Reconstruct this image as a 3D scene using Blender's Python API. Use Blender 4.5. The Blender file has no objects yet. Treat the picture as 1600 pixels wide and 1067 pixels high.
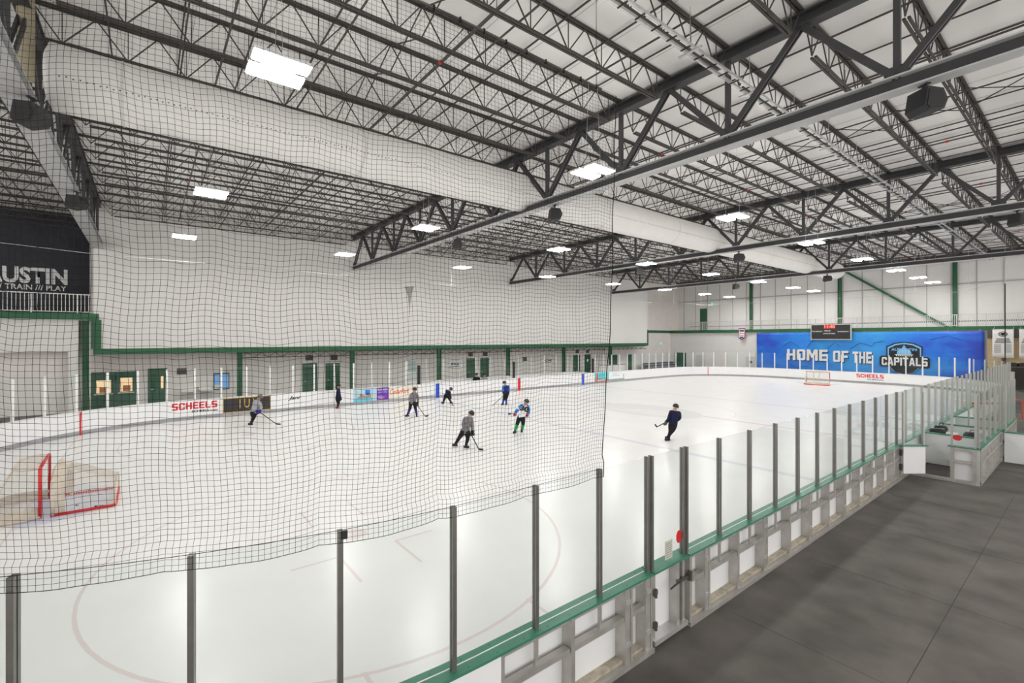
import bpy, bmesh, math, random
from math import sin, cos, pi, radians, sqrt, hypot, atan2
from mathutils import Vector, Matrix
random.seed(7)
S = bpy.context.scene
COL = S.collection

# ------------------------------------------------------------------ camera, world, exposure
CAM_TH = 0.91742                      # camera looks this far to the left of the rink's long axis
cam_d = bpy.data.cameras.new('camera')
cam_d.sensor_width = 36.0
cam_d.lens = 36.0 * 722.0 / 1600.0
cam_d.shift_x = (800.0 - 782.7) / 1600.0
cam_d.shift_y = (528.5 - 533.5) / 1600.0
cam_d.clip_start = 0.05
cam_d.clip_end = 300
cam = bpy.data.objects.new('camera', cam_d)
cam.location = (3.931, 5.805, 4.363)
cam.rotation_euler = (pi / 2, 0, CAM_TH)
COL.objects.link(cam)
S.camera = cam
w = bpy.data.worlds.new('world')
S.world = w
w.use_nodes = True
w.node_tree.nodes['Background'].inputs[0].default_value = (1.0, 0.98, 0.95, 1)
w.node_tree.nodes['Background'].inputs[1].default_value = 1.95
S.view_settings.view_transform = 'Standard'
S.view_settings.look = 'None'
S.view_settings.gamma = 1.0
S.view_settings.use_curve_mapping = False
S.view_settings.exposure = 0.0
S.cycles.transparent_max_bounces = 48
S.cycles.max_bounces = 10
S.cycles.diffuse_bounces = 7
S.cycles.caustics_reflective = False
S.cycles.caustics_refractive = False
S.cycles.sample_clamp_indirect = 6.0
LAMP = 104.0                           # strength of the LED lenses

# ------------------------------------------------------------------ dimensions (metres)
W, L, R = 25.91, 60.96, 8.53          # ice sheet; near boards on x=0, far boards on x=-W, near end y=0
HB, HG = 1.07, 2.68                   # dasher height, glass top
XU, XL = -32.07, -34.0                # upper white wall, lower wall behind it
YE, YU = 65.5, 67.5                   # end wall below / above the gallery
ZR = 12.45                            # underside of the roof deck
TRUSS_Y = [3.5, 18.66, 34.4, 50.1]

# ------------------------------------------------------------------ helpers
MATS = {}
def mat(name, col, rough=0.6, metal=0.0, spec=0.4, noise=0.0, nscale=6.0, bump=0.0, bscale=40.0, emit=None, estr=0.0, detail=4.0):
    if name in MATS: return MATS[name]
    m = bpy.data.materials.new(name); m.use_nodes = True
    nt = m.node_tree; b = nt.nodes['Principled BSDF']
    b.inputs['Base Color'].default_value = (*col, 1)
    b.inputs['Roughness'].default_value = rough
    b.inputs['Metallic'].default_value = metal
    b.inputs['Specular IOR Level'].default_value = spec
    if noise or bump:
        tc = nt.nodes.new('ShaderNodeTexCoord')
    if noise:
        n = nt.nodes.new('ShaderNodeTexNoise'); n.inputs['Scale'].default_value = nscale
        n.inputs['Detail'].default_value = detail
        nt.links.new(tc.outputs['Object'], n.inputs['Vector'])
        r = nt.nodes.new('ShaderNodeValToRGB')
        r.color_ramp.elements[0].position = 0.3; r.color_ramp.elements[1].position = 0.7
        r.color_ramp.elements[0].color = (*[max(0, c * (1 - noise)) for c in col], 1)
        r.color_ramp.elements[1].color = (*[min(1, c * (1 + noise)) for c in col], 1)
        nt.links.new(n.outputs['Fac'], r.inputs['Fac'])
        nt.links.new(r.outputs['Color'], b.inputs['Base Color'])
    if bump:
        n2 = nt.nodes.new('ShaderNodeTexNoise'); n2.inputs['Scale'].default_value = bscale
        nt.links.new(tc.outputs['Object'], n2.inputs['Vector'])
        bp = nt.nodes.new('ShaderNodeBump'); bp.inputs['Strength'].default_value = bump
        bp.inputs['Distance'].default_value = 0.02
        nt.links.new(n2.outputs['Fac'], bp.inputs['Height'])
        nt.links.new(bp.outputs['Normal'], b.inputs['Normal'])
    if emit:
        b.inputs['Emission Color'].default_value = (*emit, 1)
        b.inputs['Emission Strength'].default_value = estr
    MATS[name] = m
    return m

def glass_mat(name, tint, refl=0.9):
    if name in MATS: return MATS[name]
    m = bpy.data.materials.new(name); m.use_nodes = True
    nt = m.node_tree; nt.nodes.clear()
    out = nt.nodes.new('ShaderNodeOutputMaterial')
    tr = nt.nodes.new('ShaderNodeBsdfTransparent'); tr.inputs[0].default_value = (*tint, 1)
    gl = nt.nodes.new('ShaderNodeBsdfGlossy'); gl.inputs['Roughness'].default_value = 0.02
    gl.inputs[0].default_value = (refl, refl, refl, 1)
    ge = nt.nodes.new('ShaderNodeNewGeometry')
    dt = nt.nodes.new('ShaderNodeVectorMath'); dt.operation = 'DOT_PRODUCT'
    nt.links.new(ge.outputs['Normal'], dt.inputs[0]); nt.links.new(ge.outputs['Incoming'], dt.inputs[1])
    def mth(op, a, c=None):
        n = nt.nodes.new('ShaderNodeMath'); n.operation = op
        nt.links.new(a, n.inputs[0])
        if c is not None: n.inputs[1].default_value = c
        return n
    ab = mth('ABSOLUTE', dt.outputs['Value']); sb = mth('MULTIPLY_ADD', ab.outputs[0], -1.0); sb.inputs[2].default_value = 1.0
    pw = mth('POWER', sb.outputs[0], 5.0); fr = mth('MULTIPLY_ADD', pw.outputs[0], 0.55); fr.inputs[2].default_value = 0.018
    mx = nt.nodes.new('ShaderNodeMixShader')
    nt.links.new(fr.outputs[0], mx.inputs[0]); nt.links.new(tr.outputs[0], mx.inputs[1]); nt.links.new(gl.outputs[0], mx.inputs[2])
    nt.links.new(mx.outputs[0], out.inputs[0])
    MATS[name] = m
    return m

def veil_mat(name, col, cover):
    m = bpy.data.materials.new(name); m.use_nodes = True
    nt = m.node_tree; nt.nodes.clear()
    out = nt.nodes.new('ShaderNodeOutputMaterial')
    tr = nt.nodes.new('ShaderNodeBsdfTransparent')
    df = nt.nodes.new('ShaderNodeBsdfDiffuse'); df.inputs[0].default_value = (*col, 1)
    mx = nt.nodes.new('ShaderNodeMixShader'); mx.inputs[0].default_value = cover
    nt.links.new(tr.outputs[0], mx.inputs[1]); nt.links.new(df.outputs[0], mx.inputs[2]); nt.links.new(mx.outputs[0], out.inputs[0])
    MATS[name] = m
    return m

WL = {}                               # world offset of each parent
def tag(o, label=None, cat=None, group=None, kind=None):
    if label: o['label'] = label
    if cat: o['category'] = cat
    if group: o['group'] = group
    if kind: o['kind'] = kind
    return o
def empty(name, loc, label, cat, group=None, rz=0.0, kind=None):
    o = bpy.data.objects.new(name, None); COL.objects.link(o)
    o.empty_display_size = 0.2
    o.location = loc; o.rotation_euler = (0, 0, rz)
    WL[o] = Vector(loc) if rz == 0 else Vector((0, 0, 0))
    return tag(o, label, cat, group, kind)
def link(name, me, parent=None, loc=(0, 0, 0), rot=(0, 0, 0)):
    o = bpy.data.objects.new(name, me); COL.objects.link(o)
    o.location = loc; o.rotation_euler = rot
    if parent: o.parent = parent
    WL[o] = WL.get(parent, Vector((0, 0, 0))) if parent else Vector(loc)
    return o

class MB:
    def __init__(s): s.v = []; s.f = []; s.m = []; s.cur = 0
    def add(s, vs, fs):
        n = len(s.v); s.v += [tuple(p) for p in vs]
        for f in fs: s.f.append(tuple(i + n for i in f)); s.m.append(s.cur)
        return s
    def box(s, x0, x1, y0, y1, z0, z1):
        return s.add([(x0,y0,z0),(x1,y0,z0),(x1,y1,z0),(x0,y1,z0),(x0,y0,z1),(x1,y0,z1),(x1,y1,z1),(x0,y1,z1)],
                     [(3,2,1,0),(4,5,6,7),(0,1,5,4),(1,2,6,5),(2,3,7,6),(3,0,4,7)])
    def obox(s, c, ex, ey, sx, sy, z0, z1):            # box with horizontal axes ex, ey (unit 2-vectors), half sizes sx, sy
        p = []
        for z in (z0, z1):
            for a, b in ((-1,-1),(1,-1),(1,1),(-1,1)):
                p.append((c[0] + ex[0]*a*sx + ey[0]*b*sy, c[1] + ex[1]*a*sx + ey[1]*b*sy, z))
        return s.add(p, [(3,2,1,0),(4,5,6,7),(0,1,5,4),(1,2,6,5),(2,3,7,6),(3,0,4,7)])
    def bar(s, p, q, a, b, up=(0,0,1), caps=True):      # rectangular bar, a across, b along up
        p = Vector(p); q = Vector(q); d = (q - p).normalized(); u = Vector(up)
        if abs(d.dot(u)) > 0.99: u = Vector((1,0,0)) if abs(d.x) < 0.9 else Vector((0,1,0))
        x = d.cross(u).normalized(); y = x.cross(d).normalized()
        c = [x*a/2 + y*b/2, -x*a/2 + y*b/2, -x*a/2 - y*b/2, x*a/2 - y*b/2]
        fs = [(i, (i+1) % 4, (i+1) % 4 + 4, i + 4) for i in range(4)]
        if caps: fs += [(3,2,1,0),(4,5,6,7)]
        return s.add([p + k for k in c] + [q + k for k in c], fs)
    def tube(s, pts, r, n=6, caps=True):
        pts = [Vector(p) for p in pts]; N = len(pts)
        rs = r if isinstance(r, (list, tuple)) else [r] * N
        ring0 = len(s.v); vs = []; prev = None
        for i, p in enumerate(pts):
            d = (pts[min(i+1, N-1)] - pts[max(i-1, 0)])
            d = d.normalized() if d.length > 1e-9 else Vector((0,0,1))
            if prev is None:
                u = Vector((0,0,1)) if abs(d.z) < 0.9 else Vector((1,0,0))
                x = d.cross(u).normalized()
            else:
                x = (prev - d * prev.dot(d)).normalized()
            prev = x; y = d.cross(x)
            for k in range(n):
                a = 2*pi*k/n; vs.append(p + (x*cos(a) + y*sin(a)) * rs[i])
        fs = []
        for i in range(N-1):
            for k in range(n):
                fs.append((i*n+k, i*n+(k+1) % n, (i+1)*n+(k+1) % n, (i+1)*n+k))
        if caps: fs += [tuple(reversed(range(n))), tuple(range((N-1)*n, N*n))]
        return s.add(vs, fs)
    def prism(s, poly, o, ex, ey, t):                   # 2-D polygon in the plane (o, ex, ey), thickness t along ex x ey
        o = Vector(o); ex = Vector(ex); ey = Vector(ey); nrm = ex.cross(ey).normalized(); n = len(poly)
        a = [o + ex*p[0] + ey*p[1] for p in poly]; b = [p + nrm*t for p in a]
        fs = [tuple(reversed(range(n))), tuple(range(n, 2*n))] + [(i, (i+1) % n, (i+1) % n + n, i + n) for i in range(n)]
        return s.add(a + b, fs)
    def sweep(s, path, prof, closed=False):             # path: (x, y, nx, ny); prof: closed polygon of (n, z)
        n = len(prof); vs = []
        for (x, y, nx, ny) in path:
            for (a, z) in prof: vs.append((x + nx*a, y + ny*a, z))
        fs = []
        N = len(path)
        for i in range(N-1):
            for k in range(n):
                fs.append((i*n+k, (i+1)*n+k, (i+1)*n+(k+1) % n, i*n+(k+1) % n))
        fs += [tuple(range(n)), tuple(reversed(range((N-1)*n, N*n)))]
        return s.add(vs, fs)
    def grid(s, P, nu, nv):                             # P(i, j)
        n = [[P(i, j) for j in range(nv+1)] for i in range(nu+1)]
        return s.add([p for r in n for p in r], [(i*(nv+1)+j, (i+1)*(nv+1)+j, (i+1)*(nv+1)+j+1, i*(nv+1)+j+1) for i in range(nu) for j in range(nv)])
    def mesh(s, name, mats, off=(0,0,0), smooth=False):
        me = bpy.data.meshes.new(name)
        ox, oy, oz = off
        me.from_pydata([(a-ox, b-oy, c-oz) for a, b, c in s.v], [], s.f)
        for m in (mats if isinstance(mats, (list, tuple)) else [mats]): me.materials.append(m)
        if any(s.m): me.polygons.foreach_set('material_index', s.m)
        if smooth: me.polygons.foreach_set('use_smooth', [True]*len(s.f))
        me.update(); return me
    def build(s, name, mats, parent=None, smooth=False, recalc=True):
        off = WL.get(parent, Vector((0,0,0))) if parent else Vector((0,0,0))
        me = s.mesh(name, mats, off, smooth)
        if recalc:
            bm = bmesh.new(); bm.from_mesh(me); bmesh.ops.recalc_face_normals(bm, faces=bm.faces); bm.to_mesh(me); bm.free()
        return link(name, me, parent)

FONT_CACHE = {}
def text_part(name, body, o, ex, ey, wd, ht, m, parent, bold=0.0, shear=0.0, t=0.004, center=False, sub=None):
    """lettering fitted into a rectangle wd x ht with lower left corner o"""
    c = bpy.data.curves.new(name, 'FONT'); c.body = body; c.size = 1.0; c.offset = bold; c.shear = shear; c.resolution_u = 3
    c.extrude = 0.0
    tmp = bpy.data.objects.new(name, c)
    me = bpy.data.meshes.new_from_object(tmp)
    bpy.data.objects.remove(tmp); bpy.data.curves.remove(c)
    xs = [v.co.x for v in me.vertices]; ys = [v.co.y for v in me.vertices]
    x0, x1, y0, y1 = min(xs), max(xs), min(ys), max(ys)
    o = Vector(o); ex = Vector(ex); ey = Vector(ey); nr = ex.cross(ey).normalized()
    off = WL.get(parent, Vector((0,0,0))) if parent else Vector((0,0,0))
    for v in me.vertices:
        a = (v.co.x - x0) / max(1e-6, x1 - x0) * wd; b = (v.co.y - y0) / max(1e-6, y1 - y0) * ht
        v.co = o + ex*a + ey*b + nr*t - off
    me.materials.clear(); me.materials.append(m)
    return link(name, me, parent)


def _o(w_=4): return [[(0,0.6),(1.3,0.6),(1.3,5.4),(0,5.4)], [(w_-1.3,0.6),(w_,0.6),(w_,5.4),(w_-1.3,5.4)], [(0,5.4),(0,4.8),(w_,4.8),(w_,5.4),(w_-0.6,6),(0.6,6)], [(0.6,0),(w_-0.6,0),(w_,0.6),(w_,1.2),(0,1.2),(0,0.6)]]
def _r(x0,y0,x1,y1): return [(x0,y0),(x1,y0),(x1,y1),(x0,y1)]
GLY = {
 'H': (4, [_r(0,0,1.3,6), _r(2.7,0,4,6), _r(1.3,2.4,2.7,3.6)]), 'O': (4, _o()),
 'M': (5, [_r(0,0,1.25,6), _r(3.75,0,5,6), [(0.5,6),(2.0,1.6),(3.0,1.6),(4.5,6),(3.4,6),(2.5,3.4),(1.6,6)]]),
 'E': (3.7, [_r(0,0,1.3,6), _r(1.3,4.8,3.7,6), _r(1.3,2.4,3.3,3.6), _r(1.3,0,3.7,1.2)]), 'F': (3.7, [_r(0,0,1.3,6), _r(1.3,4.8,3.7,6), _r(1.3,2.3,3.3,3.5)]),
 'T': (4, [_r(0,4.8,4,6), _r(1.35,0,2.65,4.8)]), 'I': (1.3, [_r(0,0,1.3,6)]), 'L': (3.6, [_r(0,0,1.3,6), _r(1.3,0,3.6,1.2)]),
 'C': (4, [_r(0,0.6,1.3,5.4), [(0,5.4),(0,4.8),(4,4.8),(4,5.4),(3.4,6),(0.6,6)], [(0.6,0),(3.4,0),(4,0.6),(4,1.2),(0,1.2),(0,0.6)], _r(2.7,3.9,4,4.8), _r(2.7,1.2,4,2.1)]),
 'A': (4.2, [[(0,0),(1.25,0),(2.35,6),(1.35,6)], [(4.2,0),(2.85,6),(1.85,6),(2.95,0)], _r(1.1,1.2,3.1,2.3)]),
 'P': (4, [_r(0,0,1.3,6), _r(1.3,4.8,3.5,6), [(2.7,2.8),(3.5,2.3),(4,2.8),(4,5.5),(3.5,6),(2.7,5.5)], _r(1.3,2.3,3.5,3.4)]),
 'S': (4, [[(0.5,4.8),(4,4.8),(4,5.5),(3.5,6),(0.5,6),(0,5.5)], _r(0,2.9,1.3,5.5), [(0,2.9),(0.5,2.4),(3.5,2.4),(4,3.1),(3.5,3.6),(0.5,3.6)], _r(2.7,0.5,4,3.1), [(0,0.5),(0.5,0),(3.5,0),(4,0.5),(4,1.2),(0,1.2)]])}
def block_part(name, txt, o, ex, ey, wd, ht, m, parent, t=0.004, gap=0.55):
    """heavy slab capitals built from polygons"""
    tot = sum(GLY[c][0] for c in txt) + gap*(len(txt)-1)
    o = Vector(o); ex = Vector(ex); ey = Vector(ey); nr = ex.cross(ey).normalized(); b = MB(); x = 0.0; k = 0
    for c in txt:
        for poly in GLY[c][1]:
            b.add([o + ex*((x+p[0])*wd/tot) + ey*(p[1]*ht/6) + nr*(t + 0.0003*(k % 4)) for p in poly], [tuple(range(len(poly)))]); k += 1
        x += GLY[c][0] + gap
    return b.build(name, m, parent, recalc=False)

# ------------------------------------------------------------------ materials
M_ice = mat('ice', (0.84, 0.845, 0.84), 0.24, 0, 0.22, 0.02, 0.9, 0.05, 22, detail=8)
M_rubber = mat('rubber_floor', (0.125, 0.114, 0.103), 0.62, 0, 0.35, 0.35, 1.1, 0.25, 60, detail=9)
M_deck = mat('vinyl_roof_lining', (0.94, 0.92, 0.90), 0.6, 0, 0.3, 0.035, 0.5)
M_white = mat('white_wall_paint', (0.78, 0.76, 0.735), 0.7, 0, 0.3, 0.02, 0.6)
M_panelw = mat('white_wall_panel', (0.76, 0.75, 0.735), 0.55, 0, 0.3, 0.02, 1.5)
M_greige = mat('greige_wall_paint', (0.77, 0.725, 0.695), 0.75, 0, 0.3, 0.04, 1.2)
M_dark = mat('charcoal_wall_paint', (0.035, 0.037, 0.047), 0.7, 0, 0.3, 0.1, 1.0)
M_green = mat('green_steel_paint', (0.018, 0.115, 0.045), 0.45, 0, 0.4, 0.08, 4)
M_gdoor = mat('green_door_paint', (0.02, 0.10, 0.05), 0.45, 0, 0.4, 0.05, 3)
M_steel = mat('charcoal_steel_paint', (0.052, 0.052, 0.054), 0.55, 0, 0.4, 0.1, 3)
M_chord = mat('ice_lit_steel', (0.50, 0.50, 0.50), 0.5, 0, 0.4, 0.08, 2)  # charcoal steel made paler: bounce light from the ice put into the colour
M_joist = mat('dark_joist_primer', (0.066, 0.06, 0.054), 0.6, 0, 0.3, 0.1, 3)
M_alu = mat('aluminium_frame', (0.50, 0.48, 0.45), 0.4, 0.55, 0.5, 0.12, 5)
M_post = mat('aluminium_post', (0.24, 0.23, 0.215), 0.35, 0.7, 0.5, 0.08, 8)
M_postd = mat('bronze_post_channel', (0.10, 0.095, 0.09), 0.4, 0.5, 0.5)
M_postw = mat('white_glass_post', (0.82, 0.81, 0.79), 0.45, 0.1, 0.4)
M_board = mat('white_dasher_plastic', (0.84, 0.84, 0.845), 0.35, 0, 0.4, 0.015, 2)
M_kick = mat('grey_kick_plate', (0.33, 0.33, 0.34), 0.4, 0, 0.4, 0.12, 4)
M_cap = mat('green_dasher_cap', (0.045, 0.21, 0.135), 0.35, 0, 0.5, 0.06, 5)
M_glass = glass_mat('rink_glass', (0.975, 0.992, 0.985))
M_glassd = glass_mat('window_glass', (0.75, 0.85, 0.83))
M_duct = mat('white_fabric_duct', (0.82, 0.80, 0.775), 0.75, 0, 0.2, 0.02, 2)
M_black = mat('black_plastic', (0.018, 0.018, 0.02), 0.5, 0, 0.4)
M_net = mat('black_net_cord', (0.014, 0.014, 0.014), 0.8, 0, 0.2)
M_lens = mat('led_lens', (0.9, 0.9, 0.9), 0.4, emit=(1.0, 0.975, 0.94), estr=LAMP)
M_fill = mat('added_roof_fill', (0.9, 0.9, 0.9), 0.4, emit=(1.0, 0.975, 0.94), estr=LAMP*0.085)  # added glow on the lamp tops, only to brighten the roof deck
M_house = mat('white_lamp_housing', (0.7, 0.7, 0.7), 0.5)
M_galv = mat('galvanised_steel', (0.62, 0.62, 0.61), 0.35, 0.6, 0.5, 0.1, 6)
M_red = mat('red_paint', (0.62, 0.02, 0.025), 0.4, 0, 0.5)
M_blue = mat('blue_paint', (0.012, 0.075, 0.52), 0.4, 0, 0.4)
M_rail = mat('white_railing_paint', (0.8, 0.79, 0.77), 0.45)
M_pipe = mat('sprinkler_pipe_steel', (0.09, 0.085, 0.08), 0.5, 0.2, 0.4)
M_txtw = mat('white_lettering', (0.82, 0.82, 0.82), 0.6)
M_txtk = mat('black_lettering', (0.012, 0.012, 0.014), 0.6)
M_txtr = mat('red_lettering', (0.62, 0.015, 0.03), 0.5)
M_gold = mat('gold_lettering', (0.60, 0.40, 0.08), 0.5)
M_paper = mat('notice_paper', (0.55, 0.53, 0.47), 0.8)
M_gbeige = mat('goal_padding', (0.60, 0.53, 0.45), 0.85, 0, 0.2, 0.1, 8)
M_gnet = mat('goal_net_cord', (0.72, 0.68, 0.62), 0.85, 0, 0.2)
M_pink = mat('faded_red_ice_line', (0.76, 0.68, 0.68), 0.24, 0, 0.22, 0.0, 1, 0.05, 22)
M_lblue = mat('faded_blue_ice_line', (0.70, 0.73, 0.79), 0.24, 0, 0.22, 0.0, 1, 0.05, 22)
M_crease = mat('pale_blue_crease', (0.68, 0.73, 0.85), 0.24, 0, 0.22, 0.0, 1, 0.05, 22)
M_logo = mat('faded_grey_ice_paint', (0.76, 0.765, 0.77), 0.24, 0, 0.22, 0.0, 1, 0.05, 22)
M_warm = mat('lit_window_interior', (0.8, 0.6, 0.4), 0.7, emit=(1.0, 0.66, 0.36), estr=0.55)
M_vent = mat('dark_louvre', (0.10, 0.085, 0.08), 0.6)
M_tan = mat('tan_wall_paint', (0.55, 0.42, 0.25), 0.75, 0, 0.3, 0.05, 1.5)

# ------------------------------------------------------------------ the rink path
def arc(cx, cy, a0, a1, n):
    return [(cx + R*cos(radians(a0 + (a1-a0)*i/n)), cy + R*sin(radians(a0 + (a1-a0)*i/n)),
             cos(radians(a0 + (a1-a0)*i/n)), sin(radians(a0 + (a1-a0)*i/n))) for i in range(n+1)]
def at_arc(cx, cy, a):
    return (cx + R*cos(a), cy + R*sin(a), cos(a), sin(a))

# ================================================================== SETTING
mb = MB(); mb.box(-42, 13, -14, 70, -0.33, -0.03)
floor = tag(mb.build('floor', M_rubber), 'dark brown-grey rubber matting floor around the rink', 'floor', kind='structure')
# faint joints between the rubber mats: thin raised lips
mb = MB()
y = -2.0
while y < 60:
    mb.box(0.3, 12.5, y, y + 0.006, -0.0305, -0.0285); y += 3.05
for x in (2.4, 4.8, 7.2): mb.box(x, x + 0.006, -4, 25.0, -0.0305, -0.0285)
mb.build('mat_joint', mat('mat_joint_rubber', (0.03, 0.028, 0.026), 0.8), floor)

# ice sheet
ring = (arc(-R, R, -90, 0, 24) + arc(-R, L-R, 0, 90, 24) + arc(-W+R, L-R, 90, 180, 24) + arc(-W+R, R, 180, 270, 24))
mb = MB(); mb.prism([(p[0]-p[2]*0.05, p[1]-p[3]*0.05) for p in ring], (0,0,-0.028), (1,0,0), (0,1,0), 0.028)
ice = tag(mb.build('ice_sheet', M_ice), 'white scuffed ice sheet with faded circles and lines', 'ice', kind='structure')
def ringmark(cx, cy, r, wd, m, name, a0=0, a1=360, n=72):
    b = MB()
    def P(i, j):
        a = radians(a0 + (a1-a0)*i/n); q = r + (wd if j else 0) - wd/2
        return (cx + q*cos(a), cy + q*sin(a), 0.002)
    b.grid(P, n, 1); return b.build(name, m, ice)
ZS = [0]
def stripe(x0, x1, y0, y1, m, name, z=None):
    ZS[0] += 1; z = 0.0024 + 0.0003*(ZS[0] % 9)
    b = MB(); b.add([(x0,y0,z),(x1,y0,z),(x1,y1,z),(x0,y1,z)], [(0,1,2,3)]); return b.build(name, m, ice)
def disc(cx, cy, r, m, name, z=0.002):
    b = MB(); b.add([(cx + r*cos(2*pi*i/32), cy + r*sin(2*pi*i/32), z) for i in range(32)], [tuple(range(32))]); return b.build(name, m, ice)
for cx in (-6.25, -W+6.25):
    for cy in (9.45, L-9.45):
        ringmark(cx, cy, 4.57, 0.06, M_pink, 'faceoff_circle')
        disc(cx, cy, 0.3, M_pink, 'faceoff_spot')
        for sx in (-1, 1):
            for sy in (-1, 1):
                stripe(cx + sx*0.9 - 0.03, cx + sx*0.9 + 0.03, cy + sy*0.6, cy + sy*1.5, M_pink, 'restraining_line') if True else None
                stripe(min(cx+sx*0.9, cx+sx*2.1), max(cx+sx*0.9, cx+sx*2.1), cy + sy*0.6 - 0.03, cy + sy*0.6 + 0.03, M_pink, 'restraining_line')
        for sy in (-1.4, 1.4):
            for sx in (-1, 1): stripe(cx + sx*4.6 - 0.3, cx + sx*4.6 + 0.3, cy + sy - 0.03, cy + sy + 0.03, M_pink, 'hash_mark')
xg = R - sqrt(R*R - (R-3.35)**2)
for y in (3.35, L-3.35): stripe(-W+xg+0.1, -xg-0.1, y-0.025, y+0.025, M_pink, 'goal_line')
for y in (22.1, 38.4): stripe(-W+0.1, -0.1, y-0.15, y+0.15, M_lblue, 'blue_line')
stripe(-W+0.1, -0.1, 30.33, 30.63, M_pink, 'centre_line')
ringmark(-W/2, 30.48, 4.57, 0.06, M_lblue, 'centre_circle')
for cy, sg in ((3.35, 1), (L-3.35, -1)):
    b = MB(); n = 24
    pts = [(-W/2 + 1.83*cos(pi*i/n), cy + sg*(0.03 + 1.83*sin(pi*i/n)), 0.0056) for i in range(n+1)]
    b.add(pts, [tuple(range(n+1))]); b.build('goal_crease', M_crease, ice)
# faded centre emblem: overlapping swooshes
b = MB(); b.add([(-W/2 + 3.4*cos(2*pi*i/40), 29.9 + 2.1*sin(2*pi*i/40), 0.0058) for i in range(40)], [tuple(range(40))]); b.build('centre_emblem', M_logo, ice)
b = MB()
for k in range(3): b.prism([(-1.7+k*0.5, -1.0+k*0.5), (2.2-k*0.3, -0.7+k*0.5), (2.0-k*0.3, -0.5+k*0.5), (-1.6+k*0.5, -0.75+k*0.5)], (-W/2, 29.7, 0.0063), (1,0,0), (0,1,0), 0.0005)
b.build('centre_emblem_bar', M_ice, ice)

# walls
def wall(name, x0, x1, y0, y1, z0, z1, m, label):
    b = MB(); b.box(x0, x1, y0, y1, z0, z1); return tag(b.build(name, m), label, 'wall', kind='structure')
wall_left = wall('wall_left', XU-0.25, XU, 3.3, 57.3, 3.7, 13, M_white, 'tall plain white upper wall above the green beam')
wall_low = wall('wall_left_lower', XL-0.3, XL, 3.0, 69, -0.03, 13, M_greige, 'greige wall behind the far boards with doors and vents')
wall_ret = wall('wall_left_return', XL, XU-0.25, 57.05, 57.3, 3.7, 13, M_white, 'short return at the end of the white upper wall')
wall_end = wall('wall_end', XL, 13, YE, YE+0.25, -0.03, 5.12, M_panelw, 'white lower end wall behind the blue banner')
wall_up = wall('wall_end_upper', XL, 13, YU, YU+0.3, 5.0, 13, M_panelw, 'white panelled upper end wall behind the gallery railing')
x = -33.0; pm = None
b = MB(); b.box(0.012, 1.73, -0.035, 0.0, 0, 4.14); pm_lo = b.mesh('wall_panel', M_panelw)
b = MB(); b.box(0.012, 1.73, -0.035, 0.0, 0, 2.85); pm_hi = b.mesh('wall_panel', M_panelw)
b = MB(); b.box(-0.03, 0.03, -0.10, -0.035, 0, 7.2); pm_r = b.mesh('wall_rib', mat('grey_panel_rib', (0.42, 0.41, 0.40), 0.5))
while x < 11:
    link('wall_panel', pm_lo, wall_up, (x, YU, 5.4)); link('wall_panel', pm_hi, wall_up, (x, YU, 9.62)); link('wall_rib', pm_r, wall_up, (x+0.87*0, YU, 5.3)); x += 1.745
b = MB(); b.box(XL, 13, YU-0.14, YU-0.035, 9.5, 9.62); b.build('wall_girt', mat('grey_panel_rib', (0.42, 0.41, 0.40)), wall_up)
b = MB(); b.box(XL, 13, YU-0.5, YU, 11.9, 12.4); b.build('eave_girder', M_steel, wall_up)
wall_dark = wall('wall_dark', -37.3, -37.0, -14, 3.3, 5.4, 13, M_dark, 'charcoal wall with white lettering above the left gallery')
wall('wall_dark_return', -37.0, XU-0.25, 3.3, 3.5, 5.4, 13, M_dark, 'charcoal return wall beside the left gallery')
text_part('wall_lettering', 'AUSTIN', (-37.0, -2.02, 7.80), (0,1,0), (0,0,1), 3.72, 1.02, M_txtw, wall_dark, bold=0.035, t=0.02)
text_part('wall_lettering', '/// TRAIN /// PLAY', (-37.0, -1.6, 7.40), (0,1,0), (0,0,1), 3.25, 0.34, M_txtw, wall_dark, bold=0.015, t=0.02)

# left gallery: slab, green beam, wall with a wide opening
wall_gal = MB()
wall_gal.box(-32.9, -32.5, -14, 2.18, 3.58, 5.4); wall_gal.box(-32.9, -32.5, 2.18, 2.62, -0.03, 5.4)
wall_gal = tag(wall_gal.build('wall_left_gallery', M_white), 'white wall with a wide opening under the left gallery', 'wall', kind='structure')
wall('wall_left_inner', -33.4, -33.2, -14, 3.0, -0.03, 5.4, M_greige, 'shaded grey wall inside the opening under the gallery')
b = MB(); b.box(-37.0, -32.35, -14, 3.3, 5.4, 5.55)
tag(b.build('floor_gallery', M_white), 'slab of the left gallery above the opening', 'floor', kind='structure')
def ibeam(b, p, q, wd, ht, tf=0.03, tw=0.02):
    up = Vector((0,0,ht/2 - tf/2)); p = Vector(p); q = Vector(q)
    b.bar(p+up, q+up, wd, tf); b.bar(p-up, q-up, wd, tf); b.bar(p, q, tw, ht-2*tf)
def trim(n, p, q, wd, ht, label):
    b = MB(); ibeam(b, p, q, wd, ht, 0.035, 0.03)
    return tag(b.build('trim_%d' % n, M_green), label, 'beam', kind='structure')
b = MB(); b.box(-32.35, -32.02, -14, 3.55, 5.45, 5.8); tag(b.build('trim_1', M_green), 'green beam carrying the white railing of the left gallery', 'beam', kind='structure')
b = MB(); b.box(XU-0.2, XU+0.06, 3.3, 57.3, 3.40, 3.75); tag(b.build('trim_2', M_green), 'long green beam under the tall white wall', 'beam', kind='structure')
b = MB(); b.box(XU-0.02, XU+0.05, 57.2, 57.42, 3.4, 5.46); tag(b.build('trim_3', M_green), 'short upright green trim where the white wall ends', 'beam', kind='structure')
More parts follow.
